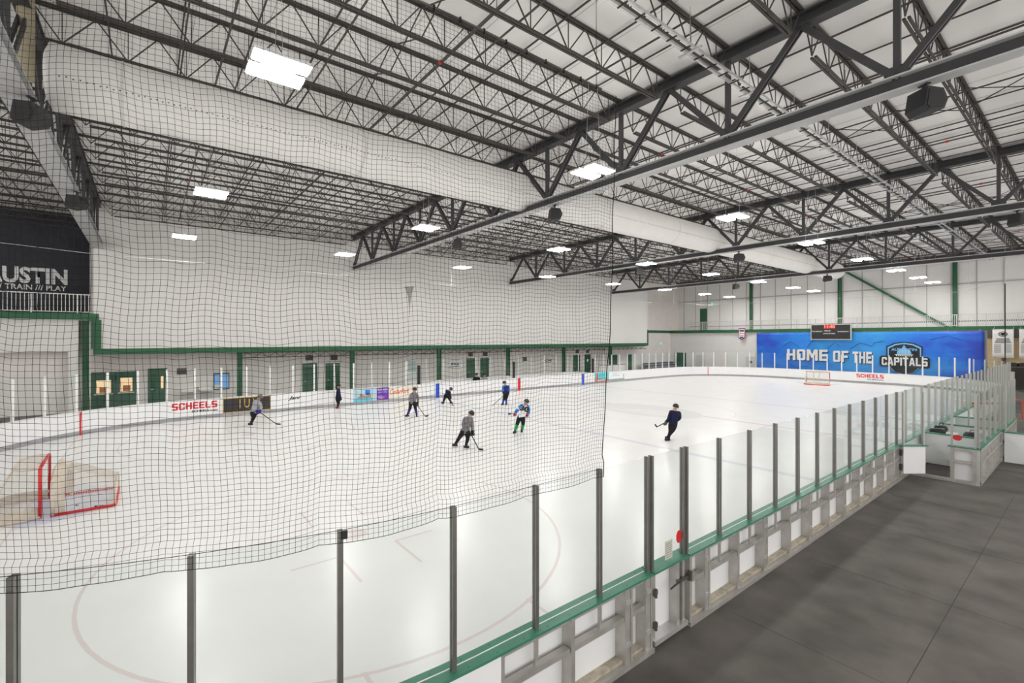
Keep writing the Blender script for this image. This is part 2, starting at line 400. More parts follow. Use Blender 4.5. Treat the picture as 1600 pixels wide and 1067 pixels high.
b = MB(); b.box(XL, XL+0.07, 57.3, YE, 5.1, 5.46); tag(b.build('trim_4', M_green), 'green trim across the grey wall in the far corner', 'beam', kind='structure')
b = MB(); b.box(XL, 13, YE-0.25, YE-0.02, 5.1, 5.46); tag(b.build('trim_5', M_green), 'green gallery edge beam above the blue banner', 'beam', kind='structure')
b = MB(); b.box(XL, 13, YE-0.02, YU, 5.13, 5.3); tag(b.build('floor_end_gallery', M_panelw), 'slab of the end gallery behind its railing', 'floor', kind='structure')
b = MB(); b.box(XL, XU-0.2, 3.3, 57.2, 3.55, 3.7); tag(b.build('ceiling_soffit', M_greige), 'soffit under the overhanging white wall', 'ceiling', kind='structure')

# open-web girder under the long green beam
g = empty('lattice_girder', (XU-0.15, 10.9, 3.0), 'thin dark lattice girder running under the long green beam', 'girder')
b = MB(); b.bar((XU-0.15, 10.9, 3.02), (XU-0.15, 57.2, 3.02), 0.07, 0.05); b.build('bottom_chord', M_joist, g)
b = MB(); b.bar((XU-0.15, 10.9, 3.37), (XU-0.15, 57.2, 3.37), 0.07, 0.05); b.build('top_chord', M_joist, g)
b = MB(); b.bar((0,0,0), (0,0.42,0.33), 0.03, 0.03); b.bar((0,0.84,0), (0,0.42,0.33), 0.03, 0.03); b.bar((0,0,0), (0,0,0.33), 0.02, 0.02)
wm = b.mesh('web_rod', M_joist)
y = 10.9
while y < 56.4: link('web_rod', wm, g, (0, y-10.9, 0.03)); y += 0.885

# railings
def railing(p, q, ax, z0, z1, pitch, label, post_every=1.9, M_rail=M_rail, clips=False):
    ln = abs((q[0]-p[0]) if ax == 0 else (q[1]-p[1]))
    r = empty('railing', (p[0], p[1], z0), label, 'railing')
    e = Vector((1,0,0)) if ax == 0 else Vector((0,1,0))
    P0 = Vector((p[0], p[1], 0))
    for nm, z, h in (('top_rail', z1, 0.05), ('bottom_rail', z0+0.09, 0.04)):
        b = MB(); b.bar(P0+Vector((0,0,z)), P0+e*ln+Vector((0,0,z)), 0.05, h); b.build(nm, M_rail, r)
    b = MB(); b.box(-0.013, 0.013, -0.013, 0.013, 0, z1-z0-0.09); bm_ = b.mesh('baluster', M_rail)
    n = int(ln/pitch)
    for i in range(n+1):
        o = link('baluster', bm_, r); o.location = e*(i*pitch) + Vector((0,0,0.09))
    b = MB(); b.box(-0.028, 0.028, -0.028, 0.028, 0, z1-z0); pm_ = b.mesh('post', M_rail)
    for i in range(int(ln/post_every)+1):
        o = link('post', pm_, r); o.location = e*(i*post_every)
    if clips:
        b = MB()
        for i in range(n): b.box(p[0]+pitch*(i+0.25), p[0]+pitch*(i+0.75), p[1]+0.03, p[1]+0.05, z0+0.42, z0+0.54)
        b.build('kick_slots', mat('dark_slot', (0.10, 0.10, 0.10), 0.7), r)['kind'] = 'stuff'
    return r
railing((-32.2, -5.0), (-32.2, 3.25), 1, 5.8, 6.9, 0.165, 'white railing in front of the charcoal wall on the left')
railing((-31.0, YE-0.1), (5.0, YE-0.1), 0, 5.46, 6.55, 0.135, 'long white railing of the gallery above the blue banner', M_rail=mat('pale_grey_railing', (0.58, 0.57, 0.56), 0.45), clips=True)

# green columns under the long beam
cols = [(2.95, XU-0.35), (10.85, XU-0.12), (18.66, XU-0.12), (26.49, XU-0.12), (34.35, XU-0.12), (42.14, XU-0.12), (50.04, XU-0.12)]
clab = ['green steel column at the left end of the long beam', 'green steel column left of the door pair behind the skater in grey by the gold sign',
        'second full green column along the far wall, right of the paired green doors', 'green steel column just left of the AWAY sign',
        'green steel column between the AWAY and HOME signs', 'green steel column right of the HOME sign', 'last green steel column before the far corner']
clab[1] = 'green steel column behind the black and gold board advert'
clab[2] = 'green steel column above the empty white board left of the blue picture advert'
for (y, x), lb in zip(cols, clab):
    c = empty('steel_column', (x, y, 0), lb, 'column', 'green columns under the long beam')
    b = MB(); hz = 3.4 if y > 3 else 5.45
    b.box(x-0.15, x+0.15, y-0.15, y-0.12, -0.03, hz); b.box(x-0.15, x+0.15, y+0.12, y+0.15, -0.03, hz); b.build('flange', M_green, c)
    b = MB(); b.box(x-0.02, x+0.02, y-0.12, y+0.12, -0.03, hz); b.build('web', M_green, c)
c = empty('steel_column', (XU-0.1, 3.4, 3.4), 'short green post between the two green beams at the left', 'column', 'green columns under the long beam')
b = MB(); b.box(XU-0.05, XU+0.09, 3.42, 3.66, 3.75, 5.45); b.build('flange', M_green, c)
b = MB(); b.box(XU-0.05, XU+0.03, 3.2, 3.42, 3.75, 5.45); b.build('web', M_gdoor, c)
for x, lb in ((-23.6, 'green steel column on the upper end wall, left of the scoreboard'), (-14.07, 'green steel column on the upper end wall above the scoreboard'), (-4.78, 'green steel column on the upper end wall, right of the diagonal brace')):
    c = empty('steel_column', (x, YU-0.3, 5.3), lb, 'column', 'green columns on the upper end wall')
    b = MB(); b.box(x-0.16, x-0.13, YU-0.35, YU-0.11, 5.3, 12.4); b.box(x+0.13, x+0.16, YU-0.35, YU-0.11, 5.3, 12.4); b.build('flange', M_green, c)
    b = MB(); b.box(x-0.13, x+0.13, YU-0.24, YU-0.21, 5.3, 12.4); b.build('web', M_green, c)
b = MB(); b.bar((-13.7, YU-0.3, 11.9), (-5.2, YU-0.3, 5.4), 0.2, 0.26, (0,1,0))
tag(b.build('diagonal_brace', M_green), 'diagonal green steel brace on the upper end wall', 'brace')

# ================================================================== ROOF
b = MB(); b.box(-42, 13.3, -14.3, 70, ZR, ZR+0.4)
ceiling = tag(b.build('ceiling', M_deck), 'off-white lined roof deck carried on dark open-web joists', 'ceiling', kind='structure')
b = MB()
y = -13.0
while y < 67: b.box(XL, 13, y, y+0.012, ZR-0.006, ZR-0.001); y += 1.52
b.build('lining_seam', mat('lining_seam_grey', (0.42, 0.40, 0.38), 0.7), ceiling)
DJ = 0.86
def joist_mesh(ln):
    b = MB(); z1, z0 = -0.03, -DJ
    for dx in (-0.045, 0.045):
        b.bar((dx, 0.05, z1), (dx, ln-0.05, z1), 0.06, 0.06)
        b.bar((dx, 0.75, z0), (dx, ln-0.75, z0), 0.055, 0.05)
    n = int(round((ln-1.3)/1.22)); p = (ln-1.3)/n
    b.bar((0, 0.1, z1), (0, 0.65, z0), 0.026, 0.026, caps=False); b.bar((0, ln-0.1, z1), (0, ln-0.65, z0), 0.026, 0.026, caps=False)
    for i in range(n+1):
        y0 = 0.65 + i*p
        if 0 < i < n or True: b.bar((0, y0, z0), (0, y0, z1), 0.02, 0.02, caps=False)
        if i < n:
            b.bar((0, y0, z0), (0, y0+p/2, z1), 0.026, 0.026, caps=False); b.bar((0, y0+p, z0), (0, y0+p/2, z1), 0.026, 0.026, caps=False)
    return b.mesh('joist', M_joist)
BAYS = [(-12.3, 3.5), (3.5, 18.66), (18.66, 34.4), (34.4, 50.1), (50.1, 66.9)]
JX = [1.21 - 1.83*k for k in range(-4, 19)]
for y0, y1 in BAYS:
    jm = joist_mesh(y1-y0)
    for x in JX + ([-33.4, -35.2, -37.0, -38.9] if y0 < 0 else []): link('joist', jm, ceiling, (x, y0, ZR))
    # bridging lines across the joists
    for fy in (0.1, 0.2, 0.3, 0.4, 0.6, 0.7, 0.8, 0.9):
        y = y0 + (y1-y0)*fy
        for z in ((ZR-0.085, ZR-DJ+0.045) if fy in (0.2, 0.4, 0.6, 0.8) else (ZR-0.09,)):
            b = MB(); b.bar((XU if y0 > 0 else -39, y, z), (8.5, y, z), 0.035, 0.035); b.build('bridging_bar', M_joist, ceiling)
    b = MB(); y = y0 + (y1-y0)*0.5
    for i in range(len(JX)-1):
        xa, xb = JX[i], JX[i+1]
        b.bar((xa, y, ZR-0.1), (xb, y, ZR-DJ+0.05), 0.025, 0.025, caps=False); b.bar((xa, y, ZR-DJ+0.05), (xb, y, ZR-0.1), 0.025, 0.025, caps=False)
    b.build('cross_bridging', M_joist, ceiling)
# sprinkler lines with red couplings
sp_lab = ['first sprinkler pipe across the roof on the netting side of the nearest truss', 'second sprinkler pipe across the roof, just before the nearest truss',
          'sprinkler pipe just behind the nearest truss', 'sprinkler pipe midway between the nearest and the second truss', 'sprinkler pipe just behind the second truss',
          'sprinkler pipe midway between the second and third truss', 'sprinkler pipe just behind the third truss', 'sprinkler pipe closest to the end wall']
for i, y in enumerate((7.4, 12.1, 22.4, 29.9, 37.8, 45.3, 54.0, 61.0)):
    s_ = empty('sprinkler_pipe', (0, y, ZR-0.62), sp_lab[i], 'pipe', 'sprinkler pipes under the roof')
    b = MB(); b.tube([(XU+0.05, y, ZR-0.62), (9, y, ZR-0.62)], 0.028, 6); b.build('pipe', M_pipe, s_)
    for x in (-29.0, -21.7, -14.3, -7.0, 0.3):
        b = MB(); b.tube([(x-0.05, y, ZR-0.62), (x+0.05, y, ZR-0.62)], 0.045, 8); b.build('coupling', M_red, s_)
    for x in [XU+2+3.66*k for k in range(10)]:
        b = MB(); b.bar((x, y, ZR-0.6), (x, y, ZR-0.05), 0.012, 0.012); b.build('hanger', M_pipe, s_)

# trusses
tr_lab = ['grey roof truss at the left edge, seen end-on', 'nearest full roof truss, with a black loudspeaker near its right end', 'second roof truss across the hall, its left end by the net edge', 'third roof truss, closest to the end wall']
PAN = 3.66
for ti, ty in enumerate(TRUSS_Y):
    t = empty('roof_truss', (-15, ty, 9.65), tr_lab[ti], 'truss', 'roof trusses')
    zb, zt = 9.82, 12.2
    xl, xr = XU + (0.05 if ty > 4 else -0.3), 9.5
    fwid = 0.5 if ti == 0 else 0.34
    b = MB(); b.bar((xl, ty, zb-0.15), (xr, ty, zb-0.15), fwid, 0.035); b.bar((xl, ty, zb+0.15), (xr, ty, zb+0.15), fwid, 0.035)
    b.build('bottom_flange', M_chord, t)
    b = MB(); b.bar((xl, ty, zb), (xr, ty, zb), 0.03, 0.27); b.build('bottom_web', M_steel, t)
    b = MB(); ibeam(b, (xl, ty, zt), (xr, ty, zt), 0.32, 0.32, 0.04, 0.04); b.build('top_chord', M_steel, t)
    nb = [1.21 - PAN*k for k in range(-2, 10)]
    b = MB(); b.bar((0, 0, zb+0.16-9.65), (0, 0, zt-0.15-9.65), 0.12, 0.12); vm = b.mesh('vertical', M_steel)
    b = MB()
    for dy in (-0.06, 0.06): b.bar((0, dy, zb+0.15-9.65), (PAN/2, dy, zt-0.12-9.65), 0.14, 0.05, (0,1,0))
    dm = b.mesh('diagonal', M_steel)
    for x in nb:
        if xl+0.3 < x < xr: link('vertical', vm, t, (x+15, 0, 0))
        if xl < x < xr and x + PAN/2 < xr + 0.5: link('diagonal', dm, t, (x+15, 0, 0))
        if x < xr and x - PAN/2 > xl - 0.4: link('diagonal', dm, t, (x+15, 0, 0), (0, 0, pi))
    for x in nb:
        if xl < x < xr:
            b = MB(); b.box(x-0.22, x+0.22, ty-0.02, ty+0.02, zb+0.15, zb+0.42); b.build('gusset', M_steel, t)

# loudspeakers under the trusses
def speaker(x, y, label, rz):
    s_ = empty('loudspeaker', (x, y, 8.86), label, 'loudspeaker', 'loudspeakers under the trusses', rz=rz)
    b = MB(); b.prism([(-0.30, 0.12), (-0.18, 0.0), (0.22, 0.06), (0.32, 0.3), (0.2, 0.55), (-0.22, 0.58)], (0.28, 0, 0), (0,1,0), (0,0,1), -0.5)
    b.build('cabinet', M_black, s_); s_.scale = (0.85, 0.85, 0.85); s_.location.z = 9.0
    b = MB(); b.prism([(-0.25, 0.13), (-0.17, 0.045), (0.16, 0.1), (0.24, 0.28), (0.14, 0.48), (-0.18, 0.5)], (0.283, 0, 0), (0,1,0), (0,0,1), 0.012)
    b.build('grille', mat('black_speaker_grille', (0.025, 0.025, 0.025), 0.8), s_)
    b = MB(); b.bar((0, 0, 0.5), (0, 0, 0.76), 0.06, 0.06); b.bar((-0.12, 0, 0.745), (0.12, 0, 0.745), 0.1, 0.03); b.build('bracket', M_black, s_)
spk = [(1.65, 1, 'black loudspeaker at the upper right under the nearest truss'), (-9.35, 1, 'black loudspeaker under the nearest truss beside the white duct'),
       (-16.6, 1, 'black loudspeaker under the left part of the nearest truss'), (1.74, 2, 'black loudspeaker at the right picture edge under the second truss'),
       (-9.6, 2, 'black loudspeaker under the middle of the second truss'), (-16.8, 2, 'black loudspeaker under the left part of the second truss'),
       (-9.9, 3, 'black loudspeaker under the third truss in front of the duct end'), (-17.3, 3, 'black loudspeaker under the left part of the third truss'),
       (-10.4, 0, 'upper black loudspeaker on the end-on truss at the left edge'), (-18.6, 0, 'lower black loudspeaker on the end-on truss at the left edge')]
for x, ti, lb in spk: speaker(x, TRUSS_Y[ti] + (0.3 if ti == 0 else 0.0), lb, -0.55)

# fabric duct
DX, DZ, DR = -11.4, 10.62, 0.77
d_ = empty('fabric_duct', (DX, 30, DZ), 'long white round fabric air duct under the roof', 'duct')
n = 36
prof = [(3.9, 0.55), (4.0, DR)] + [(5.2 + 3.05*i, DR + (0.012 if i % 2 else 0)) for i in range(17)] + [(56.6, DR), (57.2, DR*0.9), (57.5, DR*0.6), (57.6, 0.05)]
b = MB(); b.tube([(DX, y, DZ) for y, r in prof], [r for y, r in prof], n); b.build('duct_tube', M_duct, d_, smooth=True)
for k in range(9):
    y = 5.3 + 6.1*k; b = MB(); b.tube([(DX, y, DZ), (DX, y+0.05, DZ)], DR+0.018, n, caps=False); b.build('seam_band', mat('duct_seam', (0.66, 0.64, 0.62), 0.8), d_, smooth=True)
b = MB()
a = radians(-18)
for i in range(430):
    y = 4.2 + i*0.12; zz = 0.02*(i % 2)
    b.obox((DX + (DR+0.013)*cos(a), y), (1,0), (0,1), 0.004, 0.016, DZ + DR*sin(a)+zz-0.012, DZ + DR*sin(a)+zz+0.012)
pf = b.build('perforation', M_black, d_); pf['kind'] = 'stuff'
b = MB(); b.bar((DX, 3.6, DZ+DR+0.06), (DX, 57.4, DZ+DR+0.06), 0.05, 0.04); b.build('hanging_rail', M_joist, d_)
# supply riser beside the end-on truss
b = MB(); b.tube([(DX, 3.55, DZ-0.2), (DX, 3.55, ZR-0.01)], 0.16, 14)
tag(b.build('supply_pipe', mat('tan_insulated_pipe', (0.40, 0.35, 0.25), 0.7)), 'tan insulated pipe rising behind the end-on truss', 'pipe')

# cable tray
c = empty('cable_tray', (-2.2, 34, ZR-1.05), 'pale galvanised cable tray running along the roof at the right', 'cable tray')
for dx in (-0.11, 0.11):
    b = MB(); b.box(-2.2+dx-0.03, -2.2+dx+0.03, 6, 66, ZR-1.1, ZR-1.03); b.build('side_channel', M_galv, c)
b = MB(); b.box(-0.13, 0.13, -0.015, 0.015, -0.07, -0.045); rm = b.mesh('rung', M_black)
for i in range(96): link('rung', rm, c, (0, -27.5 + i*0.6, 0))
b = MB(); b.box(-0.3, 0.3, -0.03, 0.03, -0.09, -0.05); rm = b.mesh('support', M_galv)
for i in range(19): link('support', rm, c, (0, -27 + i*3.1, 0))
b = MB()
for i in range(19): b.bar((-2.2, 7 + i*3.1, ZR-1.03), (-2.2, 7 + i*3.1, ZR-0.02), 0.012, 0.012)
b.build('hanger_rods', M_galv, c)

# ------------------------------------------------------------------ LED high-bay lights
def lamp(x, y, label, proto=[None]):
    r = empty('high_bay_light', (x, y, 9.45), label, 'light', 'LED high-bay lights over the ice')
    if proto[0] is None:
        ms = []
        for sx in (-1, 1):
            b = MB(); b.box(sx*0.29-0.19, sx*0.29+0.19, -0.5, 0.5, 0.04, 0.1); ms.append(('housing', b.mesh('housing', M_house)))
            b = MB(); b.box(sx*0.29-0.175, sx*0.29+0.175, -0.48, 0.48, 0.015, 0.04); ms.append(('lens', b.mesh('lens', M_lens)))
            b = MB(); b.box(sx*0.29-0.15, sx*0.29+0.15, -0.46, 0.46, 0.1, 0.106); ms.append(('roof_fill_panel', b.mesh('roof_fill_panel', M_fill)))  # added fill emitter aimed at the roof
        b = MB(); b.box(-0.5, 0.5, -0.04, 0.04, 0.1, 0.14); b.box(-0.06, 0.06, -0.3, 0.3, 0.08, 0.15); ms.append(('bracket', b.mesh('bracket', M_house)))
        for sx in (-1, 1):
            b = MB(); b.bar((sx*0.3, 0, 0.13), (sx*0.16, 0, ZR-9.45), 0.008, 0.008); ms.append(('cable', b.mesh('cable', M_galv)))
        proto[0] = ms
    hs = None
    for nm, me in proto[0]:
        o = link(nm, me, hs if nm in ('lens', 'roof_fill_panel') else r)
        if nm == 'housing': hs = o
rows = [(-5.65, [7.8, 16.7, 25.5, 34.2, 42.7, 50.8, 57.6, 63.0], 'the row nearest the walkway'), (-15.25, [7.6, 16.1, 24.7, 33.1, 41.7, 50.0, 57.8, 63.2], 'the middle row'), (-24.3, [7.3, 15.4, 23.9, 32.3, 40.8, 49.2, 57.2, 63.0], 'the row along the white wall')]
order = ['first', 'second', 'third', 'fourth', 'fifth', 'sixth', 'seventh', 'last']
for x, ys, rn in rows:
    for i, y in enumerate(ys): lamp(x, y, 'twin LED light in %s, %s counted from the netting end' % (rn, order[i]))
# ================================================================== DASHER BOARDS
SP = 1.087
POST_Y = [9.305 + SP*i for i in range(3)]                 # 9.305, 10.392, 11.479 (gate hinge)
GATE0, GATE1 = 11.479, 12.323
POST_Y2 = [GATE1 + SP*i for i in range(0, 12)]            # up to 24.28
DOOR_Y = POST_Y2[-1]
def straight(x, y0, y1, nx, ny, n=1):
    return [(x[0] if isinstance(x, tuple) else x, y0 + (y1-y0)*i/n, nx, ny) for i in range(n+1)]
NEAR_ARC = arc(-R, R, -78, 0, 30)
near_a = NEAR_ARC[:-1] + [(0, R, 1, 0), (0, GATE0-0.04, 1, 0)]
near_b = [(0, GATE1+0.04, 1, 0), (0, L-R, 1, 0)] + arc(-R, L-R, 0, 45, 14)[1:]
P_FACE = [(-0.105, 0.0), (-0.09, 0.0), (-0.09, HB-0.03), (-0.105, HB-0.03)]
P_KICK = [(-0.118, 0.0), (-0.105, 0.0), (-0.105, 0.2), (-0.118, 0.2)]
P_CAP = [(-0.13, HB-0.03), (0.10, HB-0.03), (0.10, HB), (-0.13, HB)]
P_SLOT = [(-0.035, HB), (-0.022, HB), (-0.022, HB+0.004), (-0.035, HB+0.004)]
P_BACK = [(0.06, -0.03), (0.075, -0.03), (0.075, HB-0.03), (0.06, HB-0.03)]
P_BOT = [(-0.09, -0.03), (0.11, -0.03), (0.11, 0.035), (-0.09, 0.035)]

def post_mesh(m1, m2, z0=HB, z1=HG+0.015, hw=0.022):
    b = MB(); b.box(-hw, hw, -0.028, 0.0, z0, z1); b.cur = 1; b.box(-0.012, 0.016, 0.0, 0.012, z0, z1); b.cur = 0; b.box(-hw, hw, 0.012, 0.04, z0, z1)
    return b.mesh('glass_post', [m1, m2])
PM_NEAR = post_mesh(M_post, M_postd)
M_postl = mat('light_aluminium_post', (0.46, 0.455, 0.43), 0.4, 0.4, 0.5)
PM_LIGHT = post_mesh(M_postl, M_postl)
def put_post(parent, p, me, name='glass_post'):
    ang = atan2(p[3], p[2]) - pi/2                        # local +y points outward
    return link(name, me, parent, Vector((p[0], p[1], 0)) - WL[parent], (0, 0, ang))
def pane(parent, p, q, z0=HB+0.002, z1=HG, t=0.012, trimd=0.02, m=None, off=0.0, name='glass_pane'):
    a = Vector((p[0], p[1], 0)); c = Vector((q[0], q[1], 0)); d = (c-a); ln = d.length; d.normalize(); n = Vector((d.y, -d.x, 0))
    mid = (a+c)/2 + n*off
    b = MB(); b.obox((mid.x, mid.y), (d.x, d.y), (n.x, n.y), ln/2-trimd, t/2, z0, z1)
    return b.build(name, m or M_glass, parent)

near = empty('dasher_boards', (0, 12, 0), 'near rink boards with green cap, glass panes and open aluminium back frame', 'rink boards')
for pth in (near_a, near_b):
    for nm, pr, m in (('facing', P_FACE, M_board), ('kick_plate', P_KICK, M_kick), ('cap_rail', P_CAP, M_cap), ('glass_seat', P_SLOT, M_board), ('bottom_rail', P_BOT, M_alu)):
        b = MB(); b.sweep(pth, pr); b.build(nm, m, near)
FR0 = 8.76
back = [p for p in near_a if p[1] < FR0-0.05][:-1] + [(0, R, 1, 0), (0, FR0, 1, 0)]
back = [p for p in NEAR_ARC[:-1]] + [(0, R, 1, 0), (0, FR0, 1, 0)]
b = MB(); b.sweep(back, P_BACK); b.build('back_sheet', M_board, near)
# cap fixings
b = MB(); b.tube([(0,0,0),(0,0,0.003)], 0.007, 6); sm = b.mesh('screw', M_joist)
for i in range(46):
    y = 8.0 + 0.36*i
    if not GATE0-0.1 < y < GATE1+0.1:
        for dx in (0.06, -0.085): link('screw', sm, near, Vector((dx, y, HB)) - WL[near])
# posts and panes
na = [at_arc(-R, R, -(0.775 - 0.0) + 0) for _ in range(0)]
arcposts = []
s0 = POST_Y[0] - R                                        # distance past the tangent point
k = 1
while True:
    s_ = k*SP - s0
    a = -s_/R
    if a < radians(-76): break
    arcposts.append(at_arc(-R, R, a)); k += 1
seqA = list(reversed(arcposts)) + [(0, y, 1, 0) for y in POST_Y[:2]] + [(0, GATE0-0.075, 1, 0)]
seqB = [(0, GATE1+0.075, 1, 0)] + [(0, y, 1, 0) for y in POST_Y2[1:]]
y = POST_Y2[-1] + SP
while y < L-R-0.2: seqB.append((0, y, 1, 0)); y += SP
k = 1; rest = SP - (L-R - seqB[-1][1])
while (rest + (k-1)*SP)/R < radians(46): seqB.append(at_arc(-R, L-R, (rest + (k-1)*SP)/R)); k += 1
b = MB(); b.box(-0.022, 0.022, -0.005, 0.03, 0.62, HB-0.03); STUB = b.mesh('post_stub', M_alu)
for seq in (seqA, seqB):
    for i, p in enumerate(seq):
        put_post(near, p, PM_NEAR if p[1] < 24.5 else PM_LIGHT)
        if i: pane(near, seq[i-1], p, off=-0.0)
        if p[0] > -0.001 and 8.9 < p[1] < 25 and not (GATE0-0.2 < p[1] < GATE1+0.2): put_post(near, p, STUB, 'post_stub')
# aluminium back frame of the straight part
def upright(y, wide, parent=near):
    b = MB()
    if wide:
        b.box(-0.088, 0.075, y-0.11, y-0.006, 0.0, HB-0.03); b.box(-0.088, 0.075, y+0.006, y+0.05, 0.0, HB-0.03)
    else: b.box(-0.088, 0.07, y-0.032, y+0.032, 0.0, HB-0.03)
    b.build('upright', M_alu, parent)
ups = [(FR0+0.02, 0), (9.85, 0), (10.94, 1), (GATE0-0.09, 1), (GATE1+0.11, 0), (12.95, 1)]
y, wd = 13.96, 0
while y < DOOR_Y + 0.2: ups.append((y, wd)); wd = 1-wd; y += SP
ups.append((DOOR_Y+0.1, 1))
for y, wd in ups: upright(y, wd)
ends = sorted(u[0] for u in ups)
for i in range(len(ends)-1):
    y0, y1 = ends[i]+0.05, ends[i+1]-0.05
    if y0 > GATE0-0.2 and y1 < GATE1+0.2: continue
    if y1 - y0 < 0.2: continue
    b = MB(); b.box(-0.03, 0.06, y0-0.03, y1+0.0, 0.60, 0.665); b.build('mid_rail', M_alu, near)
    b = MB(); b.box(-0.06, 0.05, y0-0.02, y1+0.02, HB-0.10, HB-0.035); b.build('top_rail', M_alu, near)
    b = MB(); b.box(-0.085, 0.03, y0-0.02, y1+0.02, 0.036, 0.075); b.build('bottom_ledge', mat('dirty_ledge', (0.46, 0.41, 0.33), 0.6, 0.2, 0.3, 0.25, 9), near)
# bolts on the wide uprights
b = MB(); b.box(-0.004, 0.012, -0.045, 0.045, -0.03, 0.03); bm_ = b.mesh('bolt_plate', M_galv)
for y, wd in ups:
    if wd:
        link('bolt_plate', bm_, near, Vector((0.076, y-0.05, 0.28)) - WL[near]); link('bolt_plate', bm_, near, Vector((0.076, y-0.05, 0.85)) - WL[near])

# the gate in the near boards
gt = empty('rink_gate', (0, GATE0, 0), 'closed glass rink gate in the near boards with red stop sticker', 'gate')
b = MB(); b.box(-0.105, -0.09, GATE0+0.0, GATE1-0.0, 0.05, HB-0.03); b.build('facing', M_board, gt)
b = MB(); b.box(-0.13, 0.10, GATE0-0.02, GATE1+0.02, HB-0.03, HB); b.build('cap_rail', M_cap, gt)
b = MB()
for y in (GATE0+0.03, GATE1-0.20, GATE1-0.06):
    b = MB(); b.box(-0.088, 0.05, y-0.03, y+0.03, 0.08, HB-0.03); b.build('frame_upright', M_alu, gt)
b = MB(); b.box(-0.088, 0.09, GATE0, GATE1, 0.02, 0.09); b.build('threshold', M_galv, gt)
for z in (0.32, 0.78):
    b = MB(); b.box(0.05, 0.10, GATE0-0.04, GATE0+0.05, z-0.03, z+0.03); b.tube([(0.10, GATE0+0.0, z-0.06), (0.10, GATE0+0.0, z+0.06)], 0.022, 8); b.build('hinge', mat('dark_hinge_steel', (0.16, 0.155, 0.15), 0.4, 0.7), gt)
b = MB(); b.box(0.04, 0.09, GATE1-0.25, GATE1+0.06, 0.72, 0.76); b.bar((0.08, GATE1-0.45, 0.70), (0.08, GATE1-0.2, 0.74), 0.02, 0.02); b.box(0.06, 0.12, GATE1+0.02, GATE1+0.07, 0.68, 0.82)
b.build('latch', mat('dark_hinge_steel', (0.16, 0.155, 0.15)), gt)
put_post(gt, (0, GATE0+0.02, 1, 0), PM_NEAR); put_post(gt, (0, GATE1-0.02, 1, 0), PM_NEAR)
gp = pane(gt, (0, GATE0+0.02), (0, GATE1-0.02))
b = MB(); b.prism([(0.075*cos(radians(22.5+45*i)), 0.10*sin(radians(22.5+45*i))) for i in range(8)], (0.0085, GATE1-0.12, 1.36), (0,1,0), (0,0,1), 0.002); st = b.build('stop_sticker', M_red, gt)
b = MB(); b.box(0.0085, 0.0105, GATE0+0.36, GATE0+0.55, HB+0.03, HB+0.30); nb_ = b.build('notice', M_paper, gt)
b = MB()
for i in range(7): b.box(0.0107, 0.0112, GATE0+0.38, GATE0+0.53, HB+0.06+0.032*i, HB+0.068+0.032*i)
b.build('notice_text', mat('grey_print', (0.2, 0.2, 0.2), 0.8), nb_)

# far end, far side and near end boards: white, seen from the ice side
far_end_p = arc(-R, L-R, 45, 90, 14) + [(-W+R, L, 0, 1)] + arc(-W+R, L-R, 90, 135, 14)[1:]
far_side_p = arc(-W+R, L-R, 135, 180, 14) + [(-W, R, -1, 0)] + arc(-W+R, R, 180, 250, 22)[1:]
near_end_p = arc(-W+R, R, 250, 270, 7) + [(-R, 0, 0, -1)] + arc(-R, R, -90, -78, 5)[1:]
def boards(path, label, loc):
    e = empty('dasher_boards', loc, label, 'rink boards')
    for nm, pr, m in (('facing', P_FACE, M_board), ('kick_plate', P_KICK, M_kick), ('cap_rail', [(-0.13, HB-0.02), (0.08, HB-0.02), (0.08, HB), (-0.13, HB)], M_board), ('back_sheet', P_BACK, M_board)):
        b = MB(); b.sweep(path, pr); b.build(nm, m, e)
    return e
fe = boards(far_end_p, 'white rink boards and glass at the far end before the banner', (-13, L, 0))
fs = boards(far_side_p, 'white rink boards along the far side with painted adverts', (-W, 20, 0))
ne = boards(near_end_p, 'white rink boards closing the near end at the left', (-13, 0, 0))
def walk(path, step, start=0.3):
    out = []; acc = -start
    for i in range(len(path)-1):
        p, q = path[i], path[i+1]; ln = hypot(q[0]-p[0], q[1]-p[1]); s = 0
        while True:
            need = step - acc if acc >= 0 else -acc
            if s + need > ln: acc += ln - s; break
            s += need; t = s/ln
            nx, ny = p[2]+(q[2]-p[2])*t, p[3]+(q[3]-p[3])*t; h = hypot(nx, ny)
            out.append((p[0]+(q[0]-p[0])*t, p[1]+(q[1]-p[1])*t, nx/h, ny/h)); acc = 0
    return out
HGF = 2.74
PM_WF = post_mesh(M_postw, M_postw, HB, HGF, 0.042)
for e, pth in ((fe, far_end_p), (ne, near_end_p)):
    ps = walk(pth, 1.24)
    for i, p in enumerate(ps):
        put_post(e, p, PM_WF)
        if i: pane(e, ps[i-1], p, z1=HGF)
ps = walk(far_side_p, 1.24, 0.45)
BEN0, BEN1 = 21.25, 39.75                                  # the benches: no glass on the boards here
prev = None
for p in ps:
    if p[0] < -W+0.01 and BEN0-0.3 < p[1] < BEN1+0.3: prev = None; continue
    put_post(fs, p, PM_WF)
    if prev: pane(fs, prev, p, z1=HGF)
    prev = p
